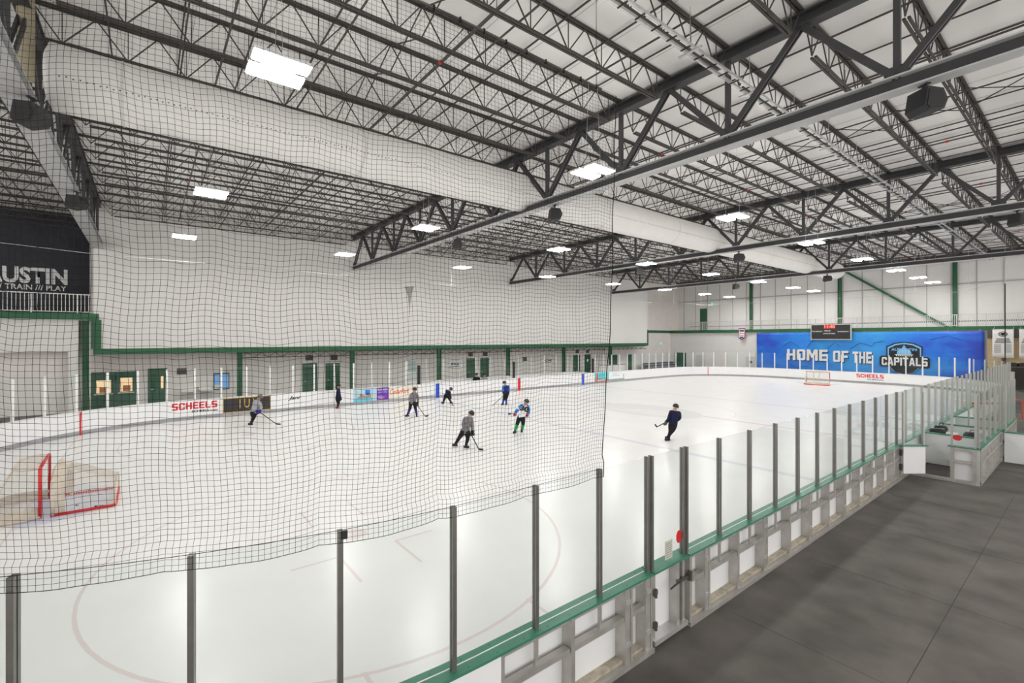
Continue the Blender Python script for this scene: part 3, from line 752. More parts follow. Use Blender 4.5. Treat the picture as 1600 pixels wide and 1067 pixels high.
# painted goal, blue and centre lines on the far boards
def board_mark(y, wd, m, name='line_mark'):
    b = MB(); b.box(-W+0.1185, -W+0.1205, y-wd/2, y+wd/2, 0.0, HB-0.03); return b.build(name, m, fs)
board_mark(22.71, 0.30, M_blue); board_mark(30.48, 0.30, M_red); board_mark(38.25, 0.30, M_blue)
for yy in (3.35, L-3.35):
    a = pi - math.asin((R-3.35)/R) if yy > 30 else pi + math.asin((R-3.35)/R)
    p = at_arc(-W+R, (L-R) if yy > 30 else R, a)
    b = MB(); b.obox((p[0]-p[2]*0.122, p[1]-p[3]*0.122), (p[2], p[3]), (-p[3], p[2]), 0.003, 0.035, 0, HB-0.03)
    b.build('line_mark', M_red, fs if yy < 30 else fs)

# adverts on the boards (things fixed to the boards)
XA = -W + 0.1215
def advert(y0, y1, z0, z1, m, label, name='board_advert'):
    e = empty(name, (XA, (y0+y1)/2, z0), label, 'advert')
    b = MB(); n = 8 if y0 < R else 1
    for i in range(n): b.box(XA-0.002, XA+0.001, y0+(y1-y0)*i/n, y0+(y1-y0)*(i+1)/n, z0, z1)
    b.build('sheet', m, e)
    return e
EY, EZ = (0,1,0), (0,0,1)
a = advert(6.70, 8.98, 0.24, 1.02, M_board, 'white board advert with red SCHEELS lettering on the far boards')
block_part('lettering', 'SCHEELS', (XA, 6.82, 0.58), EY, EZ, 2.05, 0.36, M_txtr, a)
text_part('lettering', 'SCHEELS.com', (XA, 7.70, 0.38), EY, EZ, 1.18, 0.13, M_txtk, a, bold=0.03)
def bend(e):
    for ch in e.children:
        for v in ch.data.vertices:
            y = v.co.y + WL[e].y
            if y < R: v.co.x += (R - 0.1215) - sqrt((R - 0.1215)**2 - (R-y)**2)
bend(a)
a = advert(9.13, 11.56, 0.20, 1.02, mat('black_advert_print', (0.03, 0.025, 0.028), 0.4), 'black board advert with gold border and tall gold letters')
b = MB()
for y0, y1, z0, z1 in ((9.13, 11.56, 0.985, 1.02), (9.13, 11.56, 0.20, 0.235), (9.13, 9.17, 0.2, 1.02), (11.52, 11.56, 0.2, 1.02)): b.box(XA, XA+0.003, y0, y1, z0, z1)
b.build('border', M_gold, a)
text_part('lettering', 'I U V', (XA, 9.95, 0.42), EY, EZ, 0.95, 0.5, M_gold, a)
b = MB()
for i in range(26): b.prism([(0,0),(0.03,0.01),(0.02,0.03)], (XA+0.0015, 9.2+0.09*i+random.uniform(0,.05), 0.26+random.uniform(0,.12)), EY, EZ, 0.002)
b.build('glitter', M_gold, a)
a = advert(12.3, 13.9, 0.24, 1.02, M_board, 'white board advert with slanted black Jani lettering')
text_part('lettering', 'Jani', (XA, 12.5, 0.62), EY, EZ, 0.72, 0.26, M_txtk, a, bold=0.03, shear=0.4)
b = MB()
for i in range(9): b.box(XA+0.001, XA+0.003, 12.55+0.14*i, 12.62+0.14*i, 0.40, 0.44)
b.build('small_print', mat('pale_grey_print', (0.45, 0.45, 0.45), 0.7), a)
a = advert(16.46, 18.03, 0.2, 1.03, mat('pale_sky_print', (0.42, 0.62, 0.75), 0.4), 'board advert showing a blue town picture with a small yellow emblem')
b = MB(); b.box(XA, XA+0.002, 16.46, 17.75, 0.2, 0.40); b.build('turquoise_band', mat('turquoise_print', (0.12, 0.58, 0.72), 0.4), a)
b = MB()
for i in range(7): b.box(XA, XA+0.002+0.0001*i, 16.75+0.13*i, 16.87+0.13*i, 0.40, 0.52+0.07*((i*3) % 4))
b.build('buildings', mat('brick_print', (0.36, 0.22, 0.18), 0.5), a)
b = MB(); b.box(XA, XA+0.0025, 17.25, 17.6, 0.62, 0.95); b.build('blue_block', mat('blue_print', (0.05, 0.18, 0.55), 0.5), a)
b = MB(); b.prism([(0.05*cos(i*pi/4), 0.09*sin(i*pi/4)) for i in range(8)], (XA+0.001, 16.72, 0.84), EY, EZ, 0.002); b.box(XA, XA+0.003, 17.77, 17.86, 0.38, 0.56); b.build('yellow_emblem', mat('yellow_print', (0.75, 0.6, 0.05), 0.5), a)
a = advert(18.05, 18.9, 0.2, 1.03, mat('purple_print', (0.17, 0.03, 0.36), 0.4), 'purple board advert with white and blue lettering')
text_part('lettering', 'PLAY HARD', (XA, 18.12, 0.84), EY, EZ, 0.72, 0.12, M_txtw, a, bold=0.02)
text_part('lettering', 'up 2 city', (XA, 18.15, 0.64), EY, EZ, 0.66, 0.16, mat('light_blue_print', (0.12, 0.45, 0.85), 0.5), a, bold=0.015)
b = MB()
for i in range(3): b.box(XA, XA+0.003, 18.14, 18.5+0.1*(i % 2), 0.28+0.08*i, 0.315+0.08*i)
b.build('small_print', mat('lilac_print', (0.6, 0.5, 0.7), 0.5), a)
a = advert(18.92, 21.2, 0.22, 1.03, mat('cream_print', (0.80, 0.76, 0.66), 0.4), 'cream board advert with orange Cedar Park script')
text_part('lettering', 'CedarPark', (XA, 19.0, 0.52), EY, EZ, 1.45, 0.36, mat('orange_print', (0.75, 0.13, 0.03), 0.5), a, bold=0.015, shear=0.3)
b = MB()
for i in range(40): b.box(XA, XA+0.003, 20.62+0.05*(i % 10), 20.645+0.05*(i % 10), 0.72+0.065*(i//10)+0.02*(i % 3), 0.75+0.065*(i//10)+0.02*(i % 3))
b.build('speckle_pattern', mat('dark_grey_print', (0.12, 0.11, 0.11), 0.6), a)
a = advert(39.9, 41.95, 0.2, 1.03, mat('teal_print', (0.10, 0.55, 0.60), 0.4), 'teal board advert with a red figure and red strip')
b = MB(); b.box(XA, XA+0.002, 39.9, 41.95, 0.2, 0.38); b.prism([(0,0),(0.22,0),(0.24,0.3),(0.16,0.5),(0.2,0.6),(0.1,0.68),(0.03,0.55),(-0.02,0.3)], (XA+0.001, 40.15, 0.36), EY, EZ, 0.002); b.build('red_figure', mat('red_orange_print', (0.72, 0.10, 0.05), 0.5), a)
b = MB(); b.box(XA+0.002, XA+0.003, 40.2, 41.6, 0.26, 0.32); b.box(XA, XA+0.003, 41.45, 41.52, 0.5, 0.95); b.build('white_print', M_txtw, a)
a = advert(41.97, 44.4, 0.2, 1.03, M_board, 'white board advert with a grey-green strip at its foot')
b = MB(); b.box(XA+0.001, XA+0.003, 41.97, 44.4, 0.2, 0.32); b.box(XA+0.001, XA+0.003, 44.2, 44.3, 0.4, 0.75); b.build('green_strip', mat('grey_green_print', (0.22, 0.36, 0.32), 0.5), a)
b = MB()
for i in range(2): b.box(XA+0.001, XA+0.003, 42.5, 43.3+0.35*i, 0.78-0.16*i, 0.82-0.16*i)
b.build('grey_print_lines', mat('pale_grey_print', (0.45, 0.45, 0.45)), a)
YA = L - 0.1215
a = empty('board_advert', (-9.7, YA, 0.2), 'white board advert with red SCHEELS lettering on the far end boards', 'advert')
b = MB(); b.box(-10.95, -8.55, YA-0.001, YA+0.002, 0.24, 1.02); b.build('sheet', M_board, a)
block_part('lettering', 'SCHEELS', (-10.8, YA, 0.56), (1,0,0), EZ, 2.1, 0.36, M_txtr, a)
text_part('lettering', 'SCHEELS.com', (-9.95, YA, 0.36), (1,0,0), EZ, 1.25, 0.13, M_txtk, a, bold=0.03)

# team benches behind the far boards
XBN = -27.7
bn = empty('bench_wall', (XBN, 30, 0), 'low white wall with glass behind the team benches', 'rink boards')
b = MB(); b.box(XBN-0.1, XBN, BEN0, BEN1, -0.03, HB); b.build('facing', M_board, bn)
b = MB(); b.box(XBN-0.13, XBN+0.03, BEN0, BEN1, HB, HB+0.03); b.build('cap_rail', M_board, bn)
ps = [(XBN-0.05, BEN0 + 1.54*i, -1, 0) for i in range(13)]
pmb = post_mesh(M_postw, M_postw, HB+0.03, HGF, 0.03)
for i, p in enumerate(ps):
    put_post(bn, p, pmb)
    if i: pane(bn, ps[i-1], p, z0=HB+0.035, z1=HGF)
for y0, y1, lb in ((BEN0+0.8, 29.2, 'team bench seat in front of the AWAY sign'), (31.2, BEN1-0.8, 'team bench seat in front of the HOME sign')):
    e = empty('team_bench', (-27.2, y0, 0), lb, 'bench')
    b = MB(); b.box(-27.45, -27.0, y0, y1, 0.42, 0.47); b.build('seat', M_kick, e)
    for y in (y0+0.3, (y0+y1)/2, y1-0.3):
        b = MB(); b.box(-27.4, -27.05, y-0.04, y+0.04, -0.03, 0.42); b.build('leg', M_alu, e)
for y, lb in ((BEN0, 'black padded post at the left end of the team benches'), (30.0, 'black padded post between the two team benches'), (BEN1, 'black padded post at the right end of the team benches')):
    e = empty('padded_post', (-W-0.02, y, HB), lb, 'post', 'black padded posts at the team benches')
    b = MB(); b.tube([(-W-0.0, y, HB+0.02), (-W-0.0, y, 2.42)], 0.11, 10); b.build('padding', M_black, e, smooth=False)
    b = MB(); b.box(-W-0.13, -W+0.1, y-0.15, y+0.15, HB, HB+0.025); b.build('base_plate', M_black, e)
for y, lb in ((BEN0, 'left'), (30.0, 'middle'), (BEN1, 'right')):
    b = MB(); b.box(XBN, -W-0.08, y-0.04, y+0.04, -0.03, HB-0.02); tag(b.build('bench_partition', M_board), '%s white partition across the team benches' % lb, 'partition', 'bench partitions')

# ================================================================== PENALTY BOX at the right
BX, BY0, BYD, BY1 = 1.62, 25.45, 27.6, 30.3
pb = empty('penalty_box', (BX, BY0, 0), 'white penalty box with green caps and tall glass at the right', 'penalty box')
def wallseg(parent, x0, y0, x1, y1, posts, frame=0, cap=True, glass=True, zt=HG, zb=0.0):
    """low board from (x0,y0) to (x1,y1); frame: +1/-1 side that shows the aluminium frame"""
    d = Vector((x1-x0, y1-y0, 0)); ln = d.length; d.normalize(); n = Vector((d.y, -d.x, 0)); c = Vector(((x0+x1)/2, (y0+y1)/2, 0))
    b = MB(); o = c - n*0.045*frame; b.obox((o.x, o.y), (d.x, d.y), (n.x, n.y), ln/2, 0.012 if frame else 0.05, zb, HB-0.03); b.build('facing', M_board, parent)
    if cap: b = MB(); b.obox((c.x, c.y), (d.x, d.y), (n.x, n.y), ln/2+0.06, 0.09, HB-0.03, HB); b.build('cap_rail', M_cap, parent)
    if frame:
        o = c + n*0.02*frame
        b = MB(); b.obox((o.x, o.y), (d.x, d.y), (n.x, n.y), ln/2, 0.06, -0.03, 0.06); b.build('bottom_rail', M_alu, parent)
        b = MB(); b.obox((o.x, o.y), (d.x, d.y), (n.x, n.y), ln/2, 0.05, 0.58, 0.65); b.build('mid_rail', M_alu, parent)
        b = MB(); b.obox((o.x, o.y), (d.x, d.y), (n.x, n.y), ln/2, 0.05, HB-0.11, HB-0.03); b.build('top_rail', M_alu, parent)
        k = max(1, int(round(ln/0.75)))
        for i in range(k+1):
            q = Vector((x0, y0, 0)) + d*(0.04 + (ln-0.08)*i/k) + n*0.02*frame
            b = MB(); b.obox((q.x, q.y), (d.x, d.y), (n.x, n.y), 0.04, 0.055, 0.0, HB-0.03); b.build('upright', M_alu, parent)
    if glass:
        pts = []
        for i in range(posts):
            q = Vector((x0, y0, 0)) + d*(0.03 + (ln-0.06)*i/max(1, posts-1)); p = (q.x, q.y, n.x, n.y); pts.append(p)
            put_post(parent, p, PM_LIGHT)
            if i: pane(parent, pts[i-1], p, z1=zt)
wallseg(pb, 1.05, BY0, BX, BY0, 2, frame=1)
wallseg(pb, BX, BY0+0.1, BX, BY1, 5, frame=1)
b = MB(); b.box(BX-0.06, BX+0.06, BY0-0.06, BY0+0.07, -0.03, HB-0.03); b.build('corner_panel', M_galv, pb)
b = MB(); b.box(0.1, 1.05, BY0-0.09, BY0+0.06, -0.03, 0.05); b.build('threshold', M_alu, pb)
wallseg(pb, 0.09, BYD, BX-0.05, BYD, 2, glass=False)
b = MB(); b.box(0.12, 0.75, BYD+0.08, BYD+1.3, 0.93, 0.97); b.build('shelf', M_board, pb)
b = MB(); b.bar((0.35, BYD+0.8, 0.92), (0.35, BYD+0.06, 0.5), 0.04, 0.04); b.build('shelf_bracket', M_alu, pb)
wallseg(pb, 0.09, BY1, BX-0.05, BY1, 3, glass=True)
# its open door
dr = empty('box_door', (0.14, 24.42, 0), 'white penalty box door standing open beside the near boards', 'gate')
wallseg(dr, 0.13, 24.32, 0.54, 24.86, 2, frame=0, zb=0.2)
for z in (0.3, 0.75):
    b = MB(); b.box(0.08, 0.14, 24.22, 24.32, z, z+0.18); b.build('hinge', M_steel, dr)
# second box and the boards running off to the right
pb2 = empty('penalty_box', (BX, BY1+0.4, 0), 'second white box with green cap behind the penalty box', 'penalty box')
wallseg(pb2, BX+0.04, BY1+0.15, BX+0.04, 34.2, 5, frame=1)
wallseg(pb2, 0.09, 33.0, BX-0.1, 33.0, 2, glass=False)
cb = empty('dasher_boards', (BX+0.3, BY1-0.45, 0), 'short white board wall with glass leading off to the right picture edge', 'rink boards')
wallseg(cb, BX+0.16, BY1-0.4, 7.5, BY1-0.4, 5, glass=True)
# stop sticker on the front glass
b = MB(); b.prism([(0.11*cos(radians(22.5+45*i)), 0.09*sin(radians(22.5+45*i))) for i in range(8)], (1.2, BY0-0.02, 1.33), (1,0,0), EZ, 0.003)
tag(b.build('stop_sticker', M_red), 'red octagonal sticker on the penalty box glass', 'sticker')
# bags on the shelf and floor
def bag(x, y, z, lx, ly, h, label, m=M_black, rz=0.2):
    e = empty('gear_bag', (x, y, z), label, 'bag', 'gear bags in the boxes', rz=rz)
    b = MB(); n = 10
    sec = [(-lx/2, 0.55), (-lx/2+0.06, 0.95), (0, 1.0), (lx/2-0.06, 0.95), (lx/2, 0.55)]
    def P(i, j):
        xx, s = sec[i]; a = 2*pi*j/n
        return (xx, cos(a)*ly/2*s, max(0.0, h/2 + sin(a)*h/2*s*(1.1 if sin(a) > 0 else 1)))
    b.grid(P, 4, n); b.add([P(0, j) for j in range(n)], [tuple(range(n))]); b.add([P(4, j) for j in range(n)], [tuple(reversed(range(n)))])
    b.build('body', m, e, smooth=True)
    b = MB(); b.tube([(-lx*0.2, 0, h), (-lx*0.15, 0, h+0.09), (lx*0.15, 0, h+0.09), (lx*0.2, 0, h)], 0.014, 6); b.build('handle', M_black, e)
    b = MB(); b.bar((-lx*0.42, 0, h*1.03), (lx*0.42, 0, h*1.03), 0.03, 0.012); b.build('zip', M_galv, e)
bag(0.34, BYD+0.4, 0.972, 0.42, 0.3, 0.2, 'black gear bag at the front of the penalty box shelf')
bag(0.36, BYD+0.9, 0.972, 0.36, 0.26, 0.26, 'taller black gear bag at the back of the penalty box shelf', rz=0.9)
bag(1.25, BYD+0.5, 0.8, 0.55, 0.35, 0.36, 'black gear bag behind the penalty box divider', rz=0.1)
b = MB(); b.box(0.95, 1.55, BYD+0.2, BYD+0.8, -0.03, 0.8); tag(b.build('storage_chest', M_kick), 'grey storage chest behind the penalty box divider', 'chest')
bag(0.9, 35.3, -0.03, 1.0, 0.6, 0.6, 'large dark gear bag on the floor beyond the boxes', mat('olive_bag_cloth', (0.06, 0.062, 0.04), 0.8), rz=0.5)
# ================================================================== NETTING
ZN = 7.55
def net_path(s):                                          # s = 0 at the free edge (y=10.6), growing along the boards to the left
    if s < 10.42 - R: return (0.02, 10.42 - s, 1, 0)
    a = -(s - (10.42 - R))/R
    p = at_arc(-R, R, a); return (p[0]+p[2]*0.02, p[1]+p[3]*0.02, p[2], p[3])
CELL = 0.045
SN = 11.2
nu, nv = int(SN/CELL), int((ZN-HG+0.1)/CELL)
net = empty('safety_net', (0, 10.6, HG), 'black square-mesh safety net hanging above the near glass on the left', 'net')
def net_pt(i, j):
    s = i*CELL; f = j/nv
    x, y, nx, ny = net_path(s)
    zlow = HG - 0.075 - 0.035*abs(sin(pi*((s - 0.21)/SP)))**0.5 + 0.02
    z = zlow + (ZN - zlow)*f
    env = min(1.0, 4*f + 0.25)*min(1, 3*(1-f)+0.25)
    z += env*(0.013*sin(s*7.9 + 0.6*sin(f*9)) + 0.006*sin(s*19 + f*5) + 0.03*sin(s*1.1 + f*3))
    o = env*(0.03*sin(s*5.1 + f*2.0) + 0.02*sin(s*2.3 + 4*f))
    ds = env*(0.010*sin(f*31 + s*2.0) + 0.012*sin(f*11 + s))
    if f < 0.04: o += 0.03
    if s < 1.5: ds -= 0.28*f*(1 - s/1.5)
    tx, ty = ny, -nx                                      # along the net
    return Vector((x + nx*o + tx*ds, y + ny*o + ty*ds, z))
NP = [[net_pt(i, j) for j in range(nv+1)] for i in range(nu+1)]
b = MB()
def thread(b, pts, r):
    vs = []; fs = []; n = len(pts)
    for k, p in enumerate(pts):
        d = (pts[min(k+1, n-1)] - pts[max(k-1, 0)]).normalized()
        u = Vector((0,0,1)) if abs(d.z) < 0.7 else Vector((1,0.3,0))
        x = d.cross(u).normalized(); y = d.cross(x)
        vs += [p + x*r, p - x*r*0.5 + y*r*0.87, p - x*r*0.5 - y*r*0.87]
    for k in range(n-1):
        for m in range(3): fs.append((3*k+m, 3*k+(m+1) % 3, 3*k+3+(m+1) % 3, 3*k+3+m))
    b.add(vs, fs)
for i in range(nu+1): thread(b, NP[i], 0.0015)
for j in range(nv+1): thread(b, [NP[i][j] for i in range(nu+1)], 0.0015)
nm_ = b.build('mesh_cord', M_net, net, recalc=False); nm_['kind'] = 'stuff'
b = MB(); b.tube([NP[0][j] for j in range(0, nv+1, 2)], 0.006, 5); b.build('edge_rope', M_net, net)
b = MB(); b.tube([NP[i][0] for i in range(0, nu+1)], 0.0028, 4); b.build('bottom_rope', M_net, net)
b = MB(); b.tube([Vector((*net_path(i*0.25)[:2], HG+0.02)) for i in range(int(SN/0.25)+1)], 0.0028, 4); b.build('glass_line', M_net, net)
b = MB(); b.tube([Vector((*net_path(i*0.3)[:2], ZN)) for i in range(int(SN/0.3)+1)], 0.011, 6); b.build('top_rope', mat('grey_brown_rope', (0.09, 0.085, 0.075), 0.8), net)
b = MB(); b.tube([(0,0,-0.025), (0,0,0.02)], 0.015, 5); cm = b.mesh('rope_clip', M_net)
for i in range(38): p = net_path(0.1+i*0.29); link('rope_clip', cm, net, Vector((p[0], p[1], ZN)) - WL[net])
for i in range(5):
    p = net_path(0.1 + i*2.6); b = MB(); b.bar((p[0], p[1], ZN), (p[0], p[1], ZR-0.02), 0.005, 0.005); b.build('hanger_wire', M_net, net)
pc = arcposts[1]; b = MB(); b.obox((pc[0]+pc[2]*0.05, pc[1]+pc[3]*0.05+0.03), (pc[2], pc[3]), (-pc[3], pc[2]), 0.012, 0.025, HG-0.05, HG+0.02); b.build('strap', M_black, net)
# thin far net on its cable round the far half of the rink
b = MB()
fpath = [(-xg-0.4, L-3.0, 0, 1), (-R, L+0.03, 0, 1), (-W+R, L+0.03, 0, 1), (-W+2.4, L-2.4, -1, 1), (-W-0.03, L-R, -1, 0), (-W-0.03, 2.0, -1, 0)]
fpath = [(p[0]+p[2]*0.05, p[1]+p[3]*0.05, 0, 0) for p in arc(-R, L-R, 20, 90, 10)] + [(p[0]+p[2]*0.05, p[1]+p[3]*0.05, 0, 0) for p in arc(-W+R, L-R, 90, 180, 14)] + [(-W-0.05, 44, 0, 0), (-W-0.05, 34, 0, 0), (-W-0.05, 24, 0, 0), (-W-0.05, 14, 0, 0), (-W-0.05, R, 0, 0), (-W+0.6, 3.5, 0, 0), (-W+2.5, 0.4, 0, 0)]
fn = empty('far_net', (-W, L, HGF), 'thin pale far net on a sagging cable around the far half of the rink', 'net')
ZF = 8.35
b = MB(); b.grid(lambda i, j: (fpath[i][0], fpath[i][1], HGF + (ZF - HGF + 0.12*sin(i*0.9))*j), len(fpath)-1, 1)
b.build('net_sheet', veil_mat('far_net_veil', (0.10, 0.10, 0.10), 0.035), fn)
b = MB(); b.tube([(p[0], p[1], ZF + 0.12*sin(i*0.9)) for i, p in enumerate(fpath)], 0.012, 5); b.build('cable', mat('grey_wire_rope', (0.5, 0.5, 0.49), 0.6), fn)
p = fpath[0]; b = MB(); b.tube([(p[0], p[1], HGF), (p[0], p[1], ZF)], 0.03, 5); b.build('edge_rope', M_net, fn)
for i in range(0, len(fpath), 4):
    p = fpath[i]; b = MB(); b.bar((p[0], p[1], ZF), (p[0], p[1], ZR-0.02), 0.02, 0.02); b.build('hanger_wire', M_galv, fn)
b = MB(); yb = 20.5
b.add([(-W+0.02, yb-0.36, 7.98), (-W-0.02, yb+0.36, 8.06), (-W+0.03, yb+0.12, 7.3), (-W-0.03, yb-0.08, 7.3), (-W+0.02, yb+0.04, 6.6), (-W-0.02, yb-0.02, 6.6), (-W, yb+0.01, 5.6)], [(0,1,2,3), (3,2,4,5), (5,4,6)])
b.build('gathered_fold', veil_mat('gathered_net', (0.06, 0.06, 0.06), 0.55), fn)

# ================================================================== GOALS
def net_patch(b, P, nu, nv, r=0.003):
    pts = [[Vector(P(i/nu, j/nv)) for j in range(nv+1)] for i in range(nu+1)]
    for i in range(nu+1): thread(b, pts[i], r)
    for j in range(nv+1): thread(b, [pts[i][j] for i in range(nu+1)], r)
def goal(name, loc, rot, label, red_base=False, pad=1.0):
    """opening in the local x-z plane facing +y, net towards -y"""
    e = empty(name, loc, label, 'goal', 'hockey goals', rz=0.0001)
    e.rotation_euler = rot
    hw, h, dp, tp = 0.915, 1.22, 1.05, 0.5
    for sx in (-1, 1):
        b = MB(); b.tube([(sx*hw, 0, 0.0), (sx*hw, 0, h-0.08), (sx*(hw-0.03), 0, h-0.02), (sx*(hw-0.1), 0, h)], 0.034, 10); b.build('post', M_red, e, smooth=True)
    b = MB(); b.tube([(-hw+0.1, 0, h), (hw-0.1, 0, h)], 0.034, 10); b.build('crossbar', M_red, e, smooth=True)
    base = [(-hw, 0), (-hw-0.12, -0.35), (-hw-0.05, -0.8), (-0.55, -dp), (0.55, -dp), (hw+0.05, -0.8), (hw+0.12, -0.35), (hw, 0)]
    b = MB(); b.tube([(x, y, 0.045) for x, y in base], 0.04, 8); b.build('base_frame', M_red if red_base else M_gbeige, e, smooth=True)
    top = [(-hw+0.05, 0), (-hw+0.02, -0.3), (-0.6, -tp), (0.6, -tp), (hw-0.02, -0.3), (hw-0.05, 0)]
    b = MB(); b.tube([(x, y, h-0.01) for x, y in top], 0.03*pad, 8); b.build('top_frame', M_gbeige, e, smooth=True)
    b = MB()
    for x in (-0.03, 0.03): b.tube([(x*(1 if pad < 1.5 else 8), -tp, h-0.02), (x*4, -dp, 0.06)], 0.02*pad, 6)
    b.build('back_stay', M_gbeige, e)
    def sample(poly, t):
        ls = [hypot(poly[i+1][0]-poly[i][0], poly[i+1][1]-poly[i][1]) for i in range(len(poly)-1)]; T = sum(ls)*t
        for i, l in enumerate(ls):
            if T <= l or i == len(ls)-1:
                q = min(1, T/l); return (poly[i][0]+(poly[i+1][0]-poly[i][0])*q, poly[i][1]+(poly[i+1][1]-poly[i][1])*q)
            T -= l
    def side(u, v):
        a = sample(top, u); c = sample(base, u); bl = sin(pi*v)*0.05
        return (a[0]*(1-v)+c[0]*v, a[1]*(1-v)+c[1]*v - bl*(0.3 if u in (0, 1) else 1), (h-0.01)*(1-v)+0.05*v)
    b = MB(); net_patch(b, side, 78, 26, 0.0034); net_patch(b, lambda u, v: (sample(top, u)[0]*(1-v*0.999) + (-hw+0.1+(2*hw-0.2)*u)*v*0.999, sample(top, u)[1]*(1-v), h-0.012), 40, 9, 0.0034)
    o = b.build('net', M_gnet, e, recalc=False); o['kind'] = 'stuff'
    b = MB()
    n = 40
    def skirt(i, j):
        x, y = sample(base, i/n); q = 0.93
        return (x*(1 if j == 0 else q) + 0, y*(1 if j == 0 else q), 0.09 if j == 0 else 0.26)
    b.grid(skirt, n, 1); b.build('skirt', M_gbeige, e)
    return e
goal('hockey_goal', (-12.62, 3.72, 0.0), (0, 0, 0.03), 'red hockey goal standing upright at the left, net towards the end boards')
goal('hockey_goal', (-12.6, 3.93, 0.04), (-pi/2, 0, 0.0), 'hockey goal tipped onto its face in front of the upright one')
goal('hockey_goal', (-12.55, 56.2, 0.0), (0, 0, 0.12), 'small distant hockey goal with red base before the banner end', red_base=True, pad=2.0)
b = MB(); b.tube([(0,0,0), (0,0,0.025)], 0.038, 12); pk = b.mesh('puck', M_black)
for i, (x, y) in enumerate([(-12.35, 4.35), (-11.95, 4.75), (-11.9, 4.86), (-11.85, 4.93), (-12.3, 3.3), (-12.2, 3.15)]):
    o = link('puck', pk, None, (x, y, 0.002)); tag(o, ['lone black puck in the middle of the tipped goal', 'leftmost of the three pucks at the front of the tipped goal', 'middle of the three pucks at the front of the tipped goal', 'rightmost of the three pucks at the front of the tipped goal', 'farther black puck inside the upright goal', 'nearer black puck inside the upright goal'][i], 'puck', 'pucks inside the left goals')

